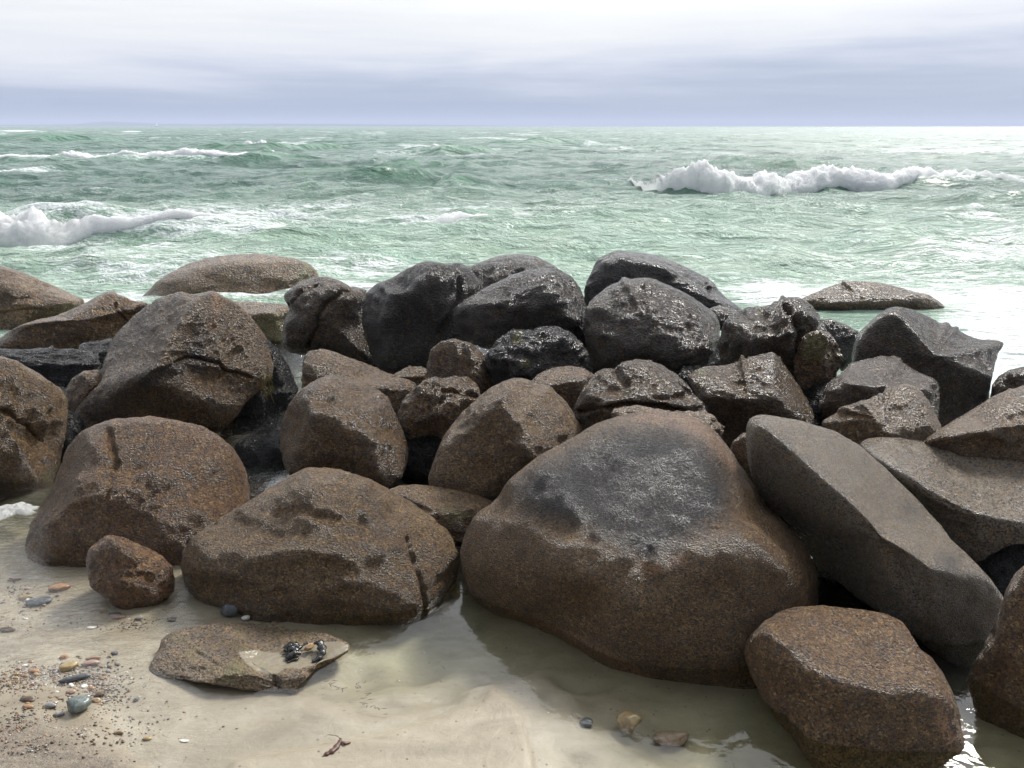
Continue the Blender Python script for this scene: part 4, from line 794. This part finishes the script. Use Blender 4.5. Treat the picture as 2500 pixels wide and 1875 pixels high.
peb('E', 545, 1040, 110, 48, 'pink', 'flat pink pebble under the orange one in the pebble line', 16, rot=.35)
peb('E', 415, 1062, 120, 70, 'yellow', 'ochre pebble in the middle of the pebble line', 17, rot=.3)
peb('E', 205, 1082, 70, 34, 'orange', 'reddish-orange pebble at the left of the pebble line', 18)
peb('E', 450, 1130, 170, 50, 'slate', 'long slate-grey pebble lying slantwise above the blue-green one', 19, rot=.4)
peb('E', 428, 1168, 34, 26, 'white', 'tiny bright white pebble touching the long slate-grey one', 20, .9)
peb('E', 505, 1175, 38, 30, 'white', 'small off-white pebble right of the tiny bright one', 21)
peb('E', 545, 1187, 46, 30, 'orange', 'small coral pebble right of the off-white one', 22)
peb('E', 428, 1208, 60, 36, 'pink', 'small pink pebble above the blue-green one', 23)
peb('E', 600, 1225, 70, 44, 'brown', 'brown-grey pebble up and right of the blue-green one', 24)
peb('E', 575, 1262, 60, 40, 'tan', 'tan pebble touching the right side of the blue-green one', 25)
peb('E', 305, 1290, 90, 46, 'grey', 'grey-purple pebble left of the blue-green one', 26)
peb('E', 165, 1255, 110, 46, 'brown', 'flat reddish-brown pebble at lower left', 27)
peb('E', 165, 1296, 76, 32, 'orange', 'flat orange pebble just below the reddish-brown one', 28)
peb('E', 355, 1340, 60, 40, 'grey', 'small grey pebble at the lower left foot of the blue-green one', 29)
peb('E', 45, 835, 100, 40, 'brown', 'flat brown pebble at the left edge of the wet sand', 30)
peb('E', 85, 525, 90, 30, 'pink', 'flat mauve pebble under rippled water at the left edge', 31)
peb('E', 690, 972, 50, 26, 'slate', 'small dark bluish pebble right of the flat orange one', 32)
peb('E', 880, 1487, 60, 30, 'yellow', 'small yellow pebble alone on the lower sand', 33)
peb('E', 1105, 1497, 60, 22, 'white', 'thin white shell chip on the lower sand', 34, .4, name='shell', cat='shell')
peb('E', 715, 1450, 60, 30, 'tan', 'small olive-tan pebble left of the yellow one on the lower sand', 35)
peb('K', 2050, 1440, 170, 130, 'tan', 'tan angular stone standing in the pool at lower right', 36, .8, name='stone', cat='stone', sink=-.1, lvl=4)
peb('K', 2300, 1490, 250, 110, 'pink', 'reddish-brown flat stone in the pool right of the tan angular one', 37, .5, name='stone', cat='stone', lvl=4)
peb('K', 1800, 1395, 90, 70, 'slate', 'dark blue stone under water left of the tan angular one', 38, .5, name='stone', cat='stone')
peb('K', 1040, 640, 170, 90, 'yellow', 'mossy olive stone in the cleft between the two largest foreground boulders', 39, .6, name='stone', cat='stone', lvl=4, sink=0)
peb('K', 1115, 650, 50, 50, 'brown', 'small black stone at the water tip between the two foreground boulders', 40, .9)
rs = np.random.RandomState(21); k = 0; keys = ['tan', 'orange', 'grey', 'pink', 'brown', 'white', 'slate', 'yellow']
cl = [(380,1080,260,60,34),(560,1200,160,90,22),(160,1120,160,50,20),(150,700,170,120,24),(700,740,200,50,12),(650,1050,120,100,12),(300,1250,220,60,16),(1550,790,160,20,8)]
for cx, cy, sx_, sy_, cnt in cl:
    for _ in range(cnt):
        w = rs.uniform(14, 44); kk = keys[rs.randint(8)] if rs.rand() < .75 else 'tan'
        peb('E', cx+rs.normal()*sx_*.55, cy+rs.normal()*sy_*.55, w, w*rs.uniform(.4, .7), kk, 'small '+kk.replace('slate', 'slate-grey')+' pebble, one of the small ones strewn over the wet sand at left', 100+k,
            rot=rs.uniform(-.5, .5), group='small '+kk+' pebbles strewn on the sand', sink=.75, lvl=2); k += 1
Vi, Fi = ico(1); VV, FF = [], []; keyc = 0
for cx, cy, sx_, sy_, cnt in [(380,1090,420,90,900),(120,1150,200,90,300),(570,1210,220,130,400),(120,660,200,200,350),(760,760,260,60,200),(200,1450,400,180,700),(1600,800,180,26,120),(700,1400,500,200,200)]:
    for _ in range(cnt):
        g_ = GP3('E', cx+rs.normal()*sx_*.5, cy+rs.normal()*sy_*.5); r = rs.uniform(.0012, .0042)*(1.4 if rs.rand() < .15 else 1)
        g_ = g_+np.array([0, 0, gh(g_)]); VV.append(Vi*r*rs.uniform(.6, 1.3, 3)*np.array([1.2, 1, .7])+g_); FF.append(Fi+keyc*len(Vi)); keyc += 1
gm, t = new_mat('mixed_gravel'); ge = t.n('ShaderNodeNewGeometry')
t.n('ShaderNodeOutputMaterial', ins={0: t.n('ShaderNodeBsdfPrincipled', ins={'Base Color': t.ramp(ge.outputs['Random Per Island'], [(0, (.03, .028, .03)), (.3, (.12, .08, .05)), (.5, (.26, .20, .13)), (.7, (.20, .10, .055)), (.85, (.14, .14, .14)), (1, (.5, .48, .42))]), 'Roughness': .35})})
mesh_np('gravel', np.concatenate(VV), np.concatenate(FF), gm, kind='stuff', label='fine mixed gravel and shell grit strewn over the wet sand', category='gravel')
def gt(x, y, z, r, c): return (*(GP3('K', x, y, z)-c), r)
c1 = GP3('K', 280, 1540)
tube('seaweed', [[gt(200,1605,.004,.002,c1), gt(240,1575,.008,.006,c1), gt(285,1550,.010,.007,c1), gt(320,1500,.010,.005,c1), gt(325,1480,.012,.002,c1)], [gt(325,1485,.012,.001,c1), gt(300,1465,.012,.001,c1), gt(245,1458,.006,.0008,c1)],
     [gt(322,1500,.010,.003,c1), gt(350,1510,.012,.004,c1), gt(382,1505,.006,.003,c1)], [gt(322,1540,.004,.001,c1), gt(370,1555,.004,.001,c1)]], TWIG, c1.tolist(), label='dark red sprig of seaweed lying on the sand at bottom', category='seaweed')
c2 = GP3('K', 480, 1230); P_ = []
for bx, by, n_ in [(250,1160,3),(330,1165,5),(440,1180,7),(480,1270,7),(560,1300,5),(950,1090,2),(1090,830,2)]:
    for _ in range(n_):
        a, l = rs.uniform(0, 3.14), rs.uniform(20, 55); x0, y0 = bx+rs.normal()*18, by+rs.normal()*22
        P_.append([gt(x0, y0, -.01, .0006, c2), gt(x0+l*.5*math.cos(a)+rs.normal()*6, y0-l*.3*math.sin(a), -.008, .0012, c2), gt(x0+l*math.cos(a), y0-l*.6*math.sin(a), -.01, .0006, c2)])
tube('seaweed_scraps', P_, TWIG, c2.tolist(), label='thin dark weed scraps drifting in the pool right of the flat stone', category='seaweed', kind='stuff')
# wrack hanging from the great angular boulder
q0 = px('A', [(1600, 900)])[0]; c3 = at(q0[0], q0[1], 4.25); P_ = []
for _ in range(26):
    x, y = rs.uniform(1575, 1645), rs.uniform(830, 960); l = rs.uniform(40, 90); yy = 4.42+rs.uniform(-.06, .10)
    pts = []
    for j in range(4):
        q = px('A', [(x+rs.normal()*7-j*3, y+l*j/3)])[0]; pts.append((*(at(q[0], q[1], yy)-c3), .0028*(1-.22*j)))
    P_.append(pts)
tube('seaweed', P_, YWEED, c3.tolist(), label='yellow-green wrack hanging from the right side of the great angular boulder', category='seaweed')
# foam lying at the left edge of the pool
FL = px('E', [(-120,90),(0,78),(60,66),(120,58),(160,55),(185,75),(228,92),(205,118),(160,128),(100,132),(50,150),(0,165),(-120,190)])
oc = G(FL[:, 0], FL[:, 1], .004); cc = oc.mean(0); tt_ = np.linspace(0, len(oc), 121)[:-1]
oc = np.stack([np.interp(tt_, range(len(oc)+1), np.append(oc[:, i], oc[0, i])) for i in range(3)], -1); oc[:, :2] += .02*np.stack([fbm(oc*20, 3), fbm(oc*20+7, 3)], -1)
V = [cc]; rings = 20; m = len(oc)
for k in range(1, rings+1): V += list(cc+(oc-cc)*(k/rings))
V = np.array(V); s = np.concatenate([[0], np.repeat(np.arange(1, rings+1)/rings, m)]); V[:, 2] = -.004+(1-s**4)*(.014+.012*fbm(V*np.array([25, 25, 1]), 3))
Fc = [(0, 1+i, 1+(i+1) % m) for i in range(m)]
for k in range(rings-1):
    a = 1+k*m; b = a+m
    for i in range(m): j = (i+1) % m; Fc += [(a+i, b+i, b+j), (a+i, b+j, a+j)]
mesh_np('foam_patch', V, Fc, FOAM, label='patch of white foam on the water under the left edge boulder', category='foam', kind='stuff')

bpts = [(920,772,20),(440,1070,26),(670,1138,18),(825,968,18),(283,1055,22),(955,1338,28),(1215,1187,24),(1040,1300,14),(200,1465,26),(760,1315,18),(1420,850,22),(1255,1110,14),(1160,1275,12),(1820,1140,14),(1570,1330,14)]
for i, (bx, by, bw) in enumerate(bpts):
    g_ = GP3('K', bx, by, .001); mp = proj(g_[None])[1][0]/F*FR['K'][2]; n, Fc = ico(3)
    V = n*np.array([1, 1, .55])*bw/2*mp
    o = mesh_np('bubble', V, Fc, POOL, loc=g_.tolist(), label='small clear air bubble floating on the foreground pool', category='bubble', attrs={'ripple': np.zeros(len(V)), 'depth': np.zeros(len(V))}); o['group'] = 'air bubbles floating on the foreground pool'
